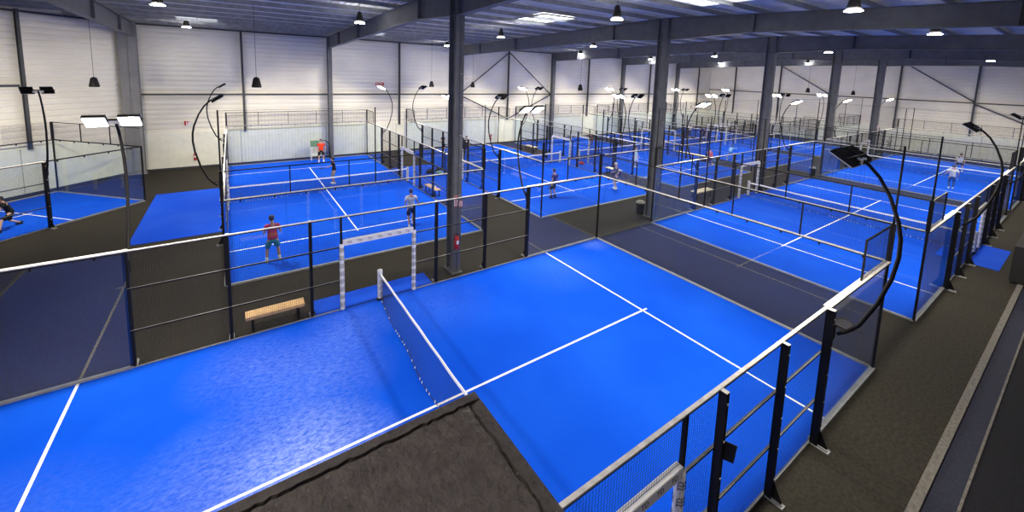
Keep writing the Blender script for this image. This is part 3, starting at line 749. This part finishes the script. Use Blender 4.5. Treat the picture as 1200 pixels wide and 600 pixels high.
def extinguisher(label, x, y, z, s=1.0, rz=0):
    t = thing('fire_extinguisher', label, 'fire extinguisher', (x, y, z), rz)
    b = MB(); b.lathe([(.075, 0), (.085, .02), (.085, .42), (.05, .50), (.03, .52)], 16); obj('cylinder', b.mesh('cylinder', M['red'], True), t)
    b = MB(); b.tube([(0, 0, .52), (0, 0, .58)], .02, 8); b.bar((0, .02, .57), (0, -.10, .62), .02); b.bar((0, .02, .55), (0, -.10, .54), .02); obj('valve', b.mesh('valve', M['black']), t)
    b = MB(); b.tube([(0, 0, .56), (.08, -.02, .55), (.12, -.03, .4), (.11, -.03, .15)], .012, 6); obj('hose', b.mesh('hose', M['black'], True), t)
    b = MB(); b.box(-.05, .05, -.088, -.083, .2, .34); obj('paper_label', b.mesh('paper_label', M['white']), t)
extinguisher('red fire extinguisher at the foot of the nearest steel column', 2.88, 5.22, 1.0)
extinguisher('red fire extinguisher on the long wall left of the red-shirted player\'s court', -6.06, 28.71, .6)
extinguisher('red fire extinguisher on the long wall behind the middle court', 18.7, 28.71, .5)

def sign(label, x, y, z, w, h, m, pict, rz=0):
    t = thing('sign', label, 'sign', (x, y, z), rz)
    b = MB(); b.box(-w / 2, w / 2, -.006, .006, -h / 2, h / 2); obj('panel', b.mesh('panel', M[m]), t)
    b = MB()
    for (x0, x1, z0, z1) in pict: b.box(x0 * w, x1 * w, -.010, -.006, z0 * h, z1 * h)
    obj('pictogram', b.mesh('pictogram', M['red'] if m == 'white' else M['white']), t)
sign('tall narrow white and red sign high on the nearest steel column', 2.86, 5.30, 2.78, .13, .40, 'white', [(-.5, .5, .28, .5), (-.5, .5, -.5, -.42), (-.15, .15, -.35, .2)])
sign('square red and white extinguisher sign on the nearest steel column', 3.06, 5.295, 2.66, .16, .22, 'white', [(-.5, -.38, -.5, .5), (.38, .5, -.5, .5), (-.5, .5, .38, .5), (-.5, .5, -.5, -.38), (-.12, .12, -.3, .25)])
sign('small white and red sign on the long wall left of the masts', -6.38, 28.74, 3.28, .36, .32, 'white', [(-.5, -.2, -.5, .5), (-.05, .1, -.3, .3), (-.2, .45, .3, .42)])
sign('small red sign high on the long wall above a lit lamp', 7.1, 28.78, 6.2, .75, .24, 'red', [(-.42, -.30, -.3, .3), (-.2, -.1, -.3, .3), (0, .1, -.3, .3), (.2, .3, -.3, .3)])
sign('pair of small white and red notices on the farthest free-standing column', FX[5], 5.29, 3.3, .5, .3, 'white', [(-.5, -.35, -.5, .5), (.0, .12, -.5, .5), (.4, .5, -.5, .5)])
sign('small white notice on the third free-standing column', FX[3], 5.28, 2.6, .14, .45, 'white', [(-.3, .3, -.1, .0)])

def bin_(label, x, y, liner=True):
    t = thing('waste_bin', label, 'bin', (x, y, 0))
    b = MB(); b.lathe([(.17, 0), (.20, .02), (.24, .62), (.25, .64)], 18); obj('bin_body', b.mesh('bin_body', M['bag'], True), t)
    b = MB(); b.lathe([(.255, .60), (.258, .64), (.22, .69), (.12, .72), (.02, .73)], 18)
    for k in range(6): b.ell((.11 * math.cos(k), .11 * math.sin(k), .69), (.10, .08, .06), 8, 6)
    obj('liner', b.mesh('bin_liner', M['binlid'], True), t)
bin_('dark round bin with pale liner beside the second free-standing column', 14.72, 6.28)
bin_('dark round bin with pale liner between the two right-hand courts', 35.2, 5.35)

def bag(label, x, y, rz, m='bag', s=1.0):
    t = thing('sports_bag', label, 'bag', (x, y, .012), rz)
    f = lambda v: Vector((v.x, v.y, max(v.z, -.13 * s)))
    b = MB(); b.ell((0, 0, .14 * s), (.36 * s, .17 * s, .17 * s), 18, 10, f=f); b.ell((.22 * s, 0, .12 * s), (.16 * s, .19 * s, .12 * s), 12, 8, f=f); obj('bag_body', b.mesh('bag_body', M[m], True), t)
    b = MB(); b.tube([(-.15 * s, 0, .28 * s), (-.08 * s, .02, .40 * s), (.08 * s, .02, .40 * s), (.15 * s, 0, .28 * s)], .014, 6); obj('handle', b.mesh('handle', M['black'], True), t)
bag('black sports bag at left of the pile on the mat between left back courts', 8.1, 19.9, .3)
bag('black sports bag at the right end of the pile between left back courts', 9.0, 18.9, 1.2)
bag('pale teal bag in the middle of the pile between left back courts', 8.6, 19.3, 2.1, 'teal_cloth', .85)
bag('black bag standing behind the pale teal bag between left back courts', 8.75, 20.1, .9, 'bag', .9)
bag('pale teal bag on carpet between third and fourth back courts', 32.9, 12.2, .6, 'teal_cloth', 1.1)
bag('black bag on carpet between third and fourth back courts', 32.7, 12.9, 1.6, 'bag', 1.1)
bag('red bag beneath the cream bench of the middle court net', 20.6, 17.0, Q, 'red', .8)
def shoe(label, x, y, rz):
    t = thing('shoe', label, 'shoe', (x, y, 0), rz)
    b = MB(); f = lambda v: Vector((v.x, v.y, max(v.z, -.04)))
    b.ell((0, 0, .055), (.15, .05, .05), 14, 8, f=f); b.ell((-.08, 0, .09), (.06, .045, .05), 10, 7); obj('upper', b.mesh('upper', M['white'], True), t)
    b = MB(); b.box(-.15, .13, -.045, .045, 0, .02); obj('sole', b.mesh('sole', M['binlid']), t)
shoe('white shoe left of the pair on carpet behind the nearest steel column', 6.15, 12.7, .9)
shoe('white shoe nearer the nearest steel column of the pair', 6.45, 12.35, .2)

for i, (x, y, lb) in enumerate(((7.0, 16.4, 'on the mat between left back courts'), (45.1, -1.4, 'beside the jeans-wearing player'), (9.75, 19.4, 'at the left edge of the middle court'),
                                (12.95, 17.4, 'in the middle court near the net'), (17.0, 1.6, 'on the empty right-hand court'))):
    b = MB(); b.ell((0, 0, 0), (.033, .033, .033), 12, 8); obj('tennis_ball', b.mesh('tennis_ball', M['ball'], True), loc=(x, y, .047), label='small pale ball lying ' + lb, cat='ball')

# ball cart and stand behind the left back court
t = thing('ball_stand', 'white-legged stand with a green box behind the red-shirted player\'s court glass', 'stand', (1.65, 28.05, 0))
b = MB(); b.box(-.3, .3, -.2, .2, 1.15, 1.6); obj('green_box', b.mesh('green_box', M['green']), t)
for sx in (-1, 1):
    for sy in (-1, 1):
        b = MB(); b.bar((.28 * sx, .18 * sy, 0), (.26 * sx, .16 * sy, 1.15), .035); obj('leg', b.mesh('leg', M['white']), t)
b = MB(); b.box(-.28, .28, -.18, .18, .45, .48); obj('shelf', b.mesh('shelf', M['white']), t)
t = thing('hoop_frame', 'black hooped frame standing behind the orange-shirted player', 'frame', (2.35, 28.6 - .5, 0))
b = MB(); b.tube([(.42 * math.cos(a), 0, .95 + .62 * math.sin(a)) for a in [PI * k / 14 for k in range(15)]], .03, 8); b.tube([(-.42, 0, .95), (-.5, .1, 0)], .03, 8); b.tube([(.42, 0, .95), (.5, .1, 0)], .03, 8); obj('hoop', b.mesh('hoop', M['black'], True), t)
b = MB(); b.bar((-.4, .0, .5), (.4, 0, .5), .03); obj('crossbar', b.mesh('crossbar', M['black']), t)

# dark cabinet on the right edge
t = thing('storage_cabinet', 'black cabinet on the corridor at the right edge, near the blue mat', 'cabinet', (21.0, -6.74, 0))
b = MB(); b.box(0, 3.6, -.55, .42, .08, 1.5); obj('body', b.mesh('body', M['bag']), t)
for k in range(4): b = MB(); b.box(.03 + .9 * k, .9 * (k + 1) - .03, .42, .44, .12, 1.46); d_ = obj('door', b.mesh('door', M['bag']), t); b = MB(); b.box(.8 + .9 * k, .82 + .9 * k, .44, .46, .7, .9); obj('handle', b.mesh('handle', M['bolt']), d_)
b = MB(); b.box(.05, 3.55, -.5, .38, .013, .08); obj('plinth', b.mesh('plinth', M['black']), t)

# racket hung at the mast foot of the nearest court
def racket_mesh(scale=1.0):
    b = MB(); b.ell((0, 0, .30), (.13, .018, .15), 20, 10); b.tube([(0, 0, .0), (0, 0, .14)], .016, 8); b.bar((-.05, 0, .20), (0, 0, .12), .018); b.bar((.05, 0, .20), (0, 0, .12), .018)
    return b
RK = racket_mesh().mesh('racket', [M['bag']], True); RKW = racket_mesh().mesh('racket_pale', [M['teal_cloth']], True)
b = MB(); 
b.tube([(.17 * math.cos(2 * PI * k / 24), 0, .13 * math.sin(2 * PI * k / 24)) for k in range(25)], .012, 6)
for k in range(-4, 5):
    x = k * .036; h = .13 * math.sqrt(max(0, 1 - (x / .17) ** 2)); b.bar((x, 0, -h), (x, 0, h), .005); 
    z = k * .028; w = .17 * math.sqrt(max(0, 1 - (z / .13) ** 2)); b.bar((-w, 0, z), (w, 0, z), .005)
b.tube([(-.17, 0, 0), (-.3, 0, -.05)], .014, 6)
obj('racket', b.mesh('string_racket', M['black']), loc=(6.35, -5.22, 2.62), rot=(math.radians(55), 0, math.radians(100)), label='oval strung racket head hooked on the mast foot, nearest court right side', cat='racket')

# ------------------------------------------------------------------ people
def ik(a, c, l1, l2, bend):
    a = Vector(a); c = Vector(c); d = c - a; L_ = min(d.length, (l1 + l2) * .995)
    if d.length > L_: c = a + d.normalized() * L_
    dn = (c - a).normalized(); x = (l1 * l1 - l2 * l2 + L_ * L_) / (2 * L_); h = math.sqrt(max(0, l1 * l1 - x * x))
    bv = Vector(bend); bv = (bv - dn * bv.dot(dn)); bv = bv.normalized() if bv.length > 1e-4 else Vector((0, 1, 0))
    return a + dn * x + bv * h, c
def skin(name, verts, edges, radii, material, parent, roots=(0,), sub=1, extra=None):
    me = bpy.data.meshes.new(name); me.from_pydata([tuple(v) for v in verts], edges, []); me.materials.append(material)
    o = bpy.data.objects.new(name, me); COL.objects.link(o)
    md = o.modifiers.new('skin', 'SKIN'); md.use_smooth_shade = True; md.branch_smoothing = .6
    sv = me.skin_vertices[0].data
    for i, r in enumerate(radii):
        sv[i].radius = r if isinstance(r, tuple) else (r, r); sv[i].use_root = i in roots
    s = o.modifiers.new('sub', 'SUBSURF'); s.levels = sub; s.render_levels = sub
    bpy.context.view_layer.update()
    ev = o.evaluated_get(bpy.context.evaluated_depsgraph_get()); m2 = bpy.data.meshes.new_from_object(ev)
    bpy.data.objects.remove(o); m2.name = name
    if extra:                                # small islands (fingers, nose, ears) joined into the same mesh
        vs = [tuple(v.co) for v in m2.vertices]; fs = [tuple(p.vertices) for p in m2.polygons]; off = len(vs)
        vs += extra.v; fs += [tuple(off + i for i in f) for f in extra.f]
        m3 = bpy.data.meshes.new(name); m3.from_pydata(vs, [], fs); m2 = m3; m2.materials.append(material)
    m2.polygons.foreach_set('use_smooth', [True] * len(m2.polygons))
    return obj(name, m2, parent)

def person(label, loc, face, h=1.78, shirt=(.5, .5, .5), shorts=(.02, .02, .02), long_pants=False, hair='dark', skin_m='skin', feet=((-.13, 0), (.13, 0)),
           hands=None, lean=0.0, crouch=0.0, turn=0.0, shoes=(.8, .8, .8), socks=None, racket=None, rack_label=None, shirt_logo=False, head_tilt=0.0, knee=True, side_lean=0.0, cap=False):
    """face = heading of the person's front in world radians (0 = +x)"""
    t = thing('person', label, 'person', (loc[0], loc[1], .014), face - PI / 2)
    s = h / 1.78; t.scale = (1, 1, 1)
    V = lambda x, y, z: Vector((x, y, z)) * s
    pel = V((feet[0][0] + feet[1][0]) / 2, (feet[0][1] + feet[1][1]) / 2 - .25 * math.sin(lean) * .5, .96 - crouch)
    R = Matrix.Rotation(turn, 3, 'Z') @ Matrix.Rotation(side_lean, 3, 'Y') @ Matrix.Rotation(-lean, 3, 'X')
    U = lambda x, y, z: pel + R @ V(x, y, z)
    sp = U(0, 0, .17); ch = U(0, .01, .36); nb = U(0, .0, .53); sh = [U(-.19, 0, .47), U(.19, 0, .47)]
    hd0 = U(0, .025, .60); HR = Matrix.Rotation(turn, 3, 'Z') @ Matrix.Rotation(side_lean * .5, 3, 'Y') @ Matrix.Rotation(-(lean * .45 + head_tilt), 3, 'X')
    hc = hd0 + HR @ V(0, .02, .09)
    hips = [pel + V(-.10, 0, -.05), pel + V(.10, 0, -.05)]
    if hands is None: hands = ((-.27, .06, -.02), (.27, .06, -.02))
    arms = []
    for i, sd in enumerate((-1, 1)):
        tgt = pel + Matrix.Rotation(turn, 3, 'Z') @ V(*hands[i])
        e, w = ik(sh[i], tgt, .29 * s, .26 * s, R @ Vector((sd * .22, -.7, -.7))); arms.append((e, w))
    legs = []
    for i, sd in enumerate((-1, 1)):
        an = V(feet[i][0], feet[i][1], feet[i][2] if len(feet[i]) > 2 else .09)
        k, a = ik(hips[i], an, .44 * s, .42 * s, Vector((sd * .15, 1, 0))); legs.append((k, a))
    # one continuous body
    v = [pel, sp, ch, nb, hd0]; r = [(.135 * s, .105 * s), (.125 * s, .095 * s), (.15 * s, .10 * s), (.06 * s, .06 * s), (.055 * s, .06 * s)]
    e = [(0, 1), (1, 2), (2, 3), (3, 4)]
    def add(p, rad, par):
        v.append(p); r.append(rad); e.append((par, len(v) - 1)); return len(v) - 1
    a = add(hc, (.085 * s, .10 * s), 4); add(hc + HR @ V(0, 0, .075), (.07 * s, .08 * s), a)
    extra = MB()
    for i in (0, 1):
        sd = -1 if i == 0 else 1
        a = add(sh[i], .062 * s, 2); m_ = add(sh[i].lerp(arms[i][0], .5), .048 * s, a); a = add(arms[i][0], .040 * s, m_); a = add(arms[i][0].lerp(arms[i][1], .4), .038 * s, a)
        a = add(arms[i][1], .026 * s, a)
        d = (arms[i][1] - arms[i][0]).normalized(); palm = arms[i][1] + d * .05 * s; add(palm, (.036 * s, .022 * s), a)
        acr = d.cross(Vector((0, 1, 0)) if abs(d.y) < .8 else Vector((0, 0, 1))).normalized(); nr = acr.cross(d)
        for q in range(4):                   # four fingers, unequal and slightly curled
            b0 = palm + acr * (q - 1.5) * .017 * s + d * .02 * s; ln = (.062, .072, .067, .052)[q] * s
            extra.tube([b0, b0 + d * ln * .5 + nr * .006, b0 + d * ln * .85 + nr * .02, b0 + d * ln + nr * .032], [.009 * s, .0085 * s, .008 * s, .006 * s], 6)
        b0 = palm - acr * sd * .028 * s - d * .02 * s
        extra.tube([b0, b0 - acr * sd * .02 * s + d * .025 * s, b0 - acr * sd * .022 * s + d * .05 * s + nr * .01], [.010 * s, .0095 * s, .007 * s], 6)
        a = add(hips[i], (.095 * s, .10 * s), 0); m_ = add(hips[i].lerp(legs[i][0], .5), .078 * s, a); a = add(legs[i][0], .055 * s, m_)
        m_ = add(legs[i][0].lerp(legs[i][1], .35), .056 * s, a); a = add(legs[i][1], .036 * s, m_); add(legs[i][1] + V(0, .10, -.045), (.035 * s, .028 * s), a)
    H = lambda x, y, z: hc + HR @ V(x, y, z)
    HR4 = HR.to_4x4()
    extra.ell(H(0, .098, -.005), (.014 * s, .02 * s, .024 * s), 8, 6, rot=HR)
    for sd in (-1, 1): extra.ell(H(sd * .086, -.005, -.005), (.012 * s, .02 * s, .032 * s), 8, 6, rot=HR)
    skin('body', v, e, r, M[skin_m], t, extra=extra)
    b = MB(); [b.ell(H(sd * .033, .088, .02), (.011 * s, .008 * s, .008 * s), 8, 5, rot=HR) for sd in (-1, 1)]; obj('eyes', b.mesh('eyes', M['eye'], True), t)
    b = MB(); b.ell(H(0, .09, -.05), (.025 * s, .008 * s, .007 * s), 8, 5, rot=HR); obj('mouth', b.mesh('mouth', M['lip'], True), t)
    # hair
    hm = M['hair_dark'] if hair == 'dark' else M['hair_white']
    def hf(p):
        q = p.copy()
        if q.y > .03 * s: q.z = max(q.z, .035 * s)
        return q
    b = MB(); b.ell(H(0, -.015, .03), (.100 * s, .112 * s, .112 * s), 18, 12, rot=HR, f=hf); obj('hair', b.mesh('hair', hm, True), t)
    if cap:
        b = MB(); b.ell(H(0, 0, .06), (.105 * s, .118 * s, .085 * s), 16, 8, rot=HR); b.ell(H(0, .15, .06), (.07 * s, .08 * s, .012 * s), 12, 6, rot=HR); obj('cap', b.mesh('cap', M['bag'], True), t)
    # shirt
    v = [U(0, 0, -.10), U(0, 0, .04), sp, ch, U(0, .0, .49)]; r = [(.195 * s, .155 * s), (.19 * s, .15 * s), (.185 * s, .14 * s), (.205 * s, .145 * s), (.10 * s, .09 * s)]; e = [(0, 1), (1, 2), (2, 3), (3, 4)]
    for i in (0, 1):
        v.append(sh[i]); r.append(.088 * s); e.append((3, len(v) - 1)); v.append(sh[i].lerp(arms[i][0], .72)); r.append(.068 * s); e.append((len(v) - 2, len(v) - 1))
    so = skin('shirt', v, e, r, cloth(shirt), t)
    if shirt_logo:
        b = MB(); b.ell(U(0, .135, .36), (.07 * s, .012, .06 * s), 12, 6, rot=R); obj('chest_print', b.mesh('chest_print', M['white'], True), t)
    # shorts or trousers
    v = [pel + V(0, 0, .06), pel]; r = [(.17 * s, .13 * s), (.18 * s, .145 * s)]; e = [(0, 1)]
    for i in (0, 1):
        v.append(hips[i] + V(0, 0, -.04)); r.append(.125 * s); e.append((1, len(v) - 1))
        if long_pants:
            v.append(legs[i][0]); r.append(.075 * s); e.append((len(v) - 2, len(v) - 1)); v.append(legs[i][1] + V(0, 0, .02)); r.append(.055 * s); e.append((len(v) - 2, len(v) - 1))
        else:
            v.append(hips[i].lerp(legs[i][0], .95)); r.append(.105 * s); e.append((len(v) - 2, len(v) - 1))
    skin('trousers' if long_pants else 'shorts', v, e, r, cloth(shorts), t)
    for i in (0, 1):
        an = legs[i][1]; b = MB(); f = lambda p: Vector((p.x, p.y, max(p.z, -.045 * s)))
        b.ell(an + V(0, .06, -.04), (.05 * s, .145 * s, .06 * s), 14, 8, f=f); b.ell(an + V(0, -.01, .0), (.048 * s, .06 * s, .06 * s), 12, 7); obj('shoe', b.mesh('shoe', cloth(shoes), True), t)
        if socks:
            b = MB(); b.tube([an, an.lerp(legs[i][0], .3)], [.044 * s, .055 * s], 10); obj('sock', b.mesh('sock', cloth(socks), True), t)
    if racket is not None:
        i, drn, pale = racket; w = arms[i][1]; bpy.context.view_layer.update()
        Wm = t.matrix_world; d = (Wm.to_3x3() @ Vector(drn)).normalized(); p = Wm @ (w + (w - arms[i][0]).normalized() * .07 * s)
        q = d.to_track_quat('Z', 'Y')
        rk = obj('racket', RKW if pale else RK, None, p - d * .05, label=rack_label, cat='racket'); rk.rotation_mode = 'QUATERNION'; rk.rotation_quaternion = q
    return t

up = math.radians
person('person in red shirt and teal shorts, back to us, on left court', (-2.68, 9.62), up(92), 1.84, (.46, .035, .065), (.02, .22, .32), feet=((-.20, 0), (.22, .02)),
       hands=((-.24, .25, .16), (.24, .25, .18)), shoes=(.55, .6, .5), socks=(.8, .8, .8), lean=.10, skin_m='skin')
person('person in white T-shirt and black shorts walking away, holding a racket', (3.12, 10.5), up(75), 1.84, (.72, .72, .70), (.012, .012, .014), feet=((-.08, -.05), (.10, .30, .12)),
       hands=((-.28, .05, 0), (.36, .22, .05)), racket=(1, (.7, .5, -.1), False), rack_label='dark racket held by the person in white T-shirt and black shorts')
person('person in black T-shirt and grey shorts facing left with a racket, behind the net', (1.55, 20.05), up(175), 1.75, (.014, .016, .03), (.22, .22, .22), feet=((-.12, .0), (.14, .04)),
       hands=((-.05, .46, .16), (.10, .42, .14)), racket=(0, (-.1, 1, .05), False), rack_label='black racket held out by the person in black T-shirt behind the net', lean=.08)
person('person in orange-red shirt and black shorts at the back glass', (1.95, 27.1), up(-100), 1.84, (.85, .06, .02), (.012, .012, .014), feet=((-.17, .0), (.17, .0)),
       hands=((-.34, .04, .02), (.34, .04, .02)), socks=(.8, .8, .8), skin_m='skin2')
person('person in dark top and shorts behind the mesh left of the nearest column', (12.22, 26.6), up(-60), 1.80, (.03, .03, .04), (.015, .015, .02), feet=((-.12, 0), (.12, 0)), hands=((-.2, .25, .2), (.2, .25, .2)), skin_m='skin2')
person('person in black T-shirt with white chest print right of the nearest column', (13.48, 24.4), up(-110), 1.80, (.014, .014, .016), (.014, .014, .018), True, feet=((-.12, 0), (.12, 0)), shirt_logo=True, shoes=(.05, .05, .05))
person('person in plum T-shirt and dark shorts, back to us, on middle court', (12.26, 10.8), up(100), 1.82, (.075, .05, .12), (.03, .035, .07), feet=((-.16, .0), (.18, .0)), hands=((-.30, .02, .0), (.30, .08, .04)), shoes=(.03, .03, .06), socks=(.03, .03, .05),
       racket=(0, (-.2, .2, -1), False), rack_label='dark racket hanging from the hand of the person in plum T-shirt')
person('white-haired person in grey polo and dark shorts on middle court', (17.29, 10.3), up(150), 1.82, (.10, .11, .13), (.05, .05, .08), feet=((-.14, .0), (.16, .0)), hair='white', skin_m='skin2', hands=((-.28, .16, .02), (.24, .22, .1)), socks=(.8, .8, .8), lean=.08)
person('person in pale shirt and white shorts near third back court fence', (24.0, 14.15), up(-90), 1.80, (.62, .72, .72), (.6, .65, .7), feet=((-.12, .0), (.12, .0)), skin_m='skin2')
person('person in faded pink shirt crouching ready on third back court', (30.9, 11.5), up(60), 1.80, (.42, .09, .13), (.12, .10, .12), feet=((-.24, .0), (.24, .10)), crouch=.18, lean=.55, hands=((-.1, .5, .25), (.12, .5, .2)))
person('person in light blue shirt bending forward on fourth back court', (34.9, 11.9), up(20), 1.80, (.20, .38, .75), (.05, .12, .35), feet=((-.24, -.15), (.24, .25)), crouch=.15, lean=.9, hands=((-.2, .6, .1), (.3, .6, .3)), skin_m='skin2')
person('dark-clothed person standing by the net of the fourth back court', (43.4, 19.6), up(180), 1.80, (.03, .03, .04), (.03, .03, .05), True, shoes=(.5, .5, .5))
person('person in white top standing beyond the fourth back court net', (45.0, 22.5), up(200), 1.78, (.6, .6, .6), (.03, .03, .05), True)
person('dark-haired person bending over a bench behind third back court net', (27.8, 23.0), up(190), 1.80, (.03, .02, .02), (.16, .09, .07), True, lean=.9, crouch=.05, hands=((-.2, .5, .1), (.2, .5, .1)))
person('person in white T-shirt and jeans, back to us, on far right court', (40.3, -1.75), up(15), 1.82, (.76, .76, .74), (.05, .10, .20), True, feet=((-.10, .0), (.12, .05)), hands=((-.38, .12, .06), (.30, .08, .05)),
       racket=(0, (-.8, .4, .0), True), rack_label='pale racket held by the person in white T-shirt and jeans')
person('person in white T-shirt and dark shorts beyond the far right net', (50.4, -.7), up(190), 1.80, (.76, .76, .74), (.02, .02, .03), feet=((-.2, 0), (.2, 0)), crouch=.1, lean=.3)
person('person in black standing near the foot of the farthest column', (56.8, 5.7), up(200), 1.80, (.015, .015, .015), (.02, .02, .02), True, hands=((-.15, .28, .22), (.2, .28, .22)), shoes=(.03, .03, .03))
person('person in black T-shirt and shorts lunging on the angled left court', (-12.0, 18.8), up(215), 1.76, (.014, .014, .014), (.014, .014, .016), feet=((-.36, .42), (.30, -.45, .11)), crouch=.20, lean=.35, hands=((-.1, .55, .35), (.26, .5, .2)), shoes=(.02, .02, .02), skin_m='skin2', cap=True,
       racket=(0, (-.3, 1, .2), False), rack_label='racket held by the lunging person on the angled left court')

# ------------------------------------------------------------------ world, camera, colour
w = bpy.data.worlds.new('hall_world'); S.world = w; w.use_nodes = True
w.node_tree.nodes['Background'].inputs[0].default_value = (.6, .7, .9, 1); w.node_tree.nodes['Background'].inputs[1].default_value = .3
cam = bpy.data.cameras.new('camera'); co = bpy.data.objects.new('camera', cam); COL.objects.link(co); S.camera = co
F_, PX, PY = 479.85, 600.0, 144.285
yaw, pit, rol = .96799, .11972, .03264
fw = Vector((math.cos(pit) * math.cos(yaw), math.cos(pit) * math.sin(yaw), -math.sin(pit)))
rr = fw.cross(Vector((0, 0, 1))).normalized(); uu = rr.cross(fw)
X_ = rr * math.cos(rol) + uu * math.sin(rol); Y_ = -rr * math.sin(rol) + uu * math.cos(rol); Z_ = -fw
mw = Matrix((X_, Y_, Z_)).transposed().to_4x4(); mw.translation = Vector((-3.744, -7.742, 7.465)); co.matrix_world = mw
cam.sensor_width = 36; cam.sensor_fit = 'HORIZONTAL'; cam.lens = F_ / 1200 * 36; cam.shift_x = (600 - PX) / 1200; cam.shift_y = (PY - 300) / 1200
cam.clip_start = .05; cam.clip_end = 300
S.view_settings.view_transform = 'Standard'; S.view_settings.look = 'None'; S.view_settings.gamma = 1; S.view_settings.use_curve_mapping = False
S.view_settings.exposure = 0.5
c = S.cycles
c.transparent_max_bounces = 40; c.max_bounces = 7; c.diffuse_bounces = 4; c.glossy_bounces = 3; c.use_denoising = True
c.sample_clamp_indirect = 6.0; c.caustics_reflective = False; c.caustics_refractive = False; c.use_light_tree = True
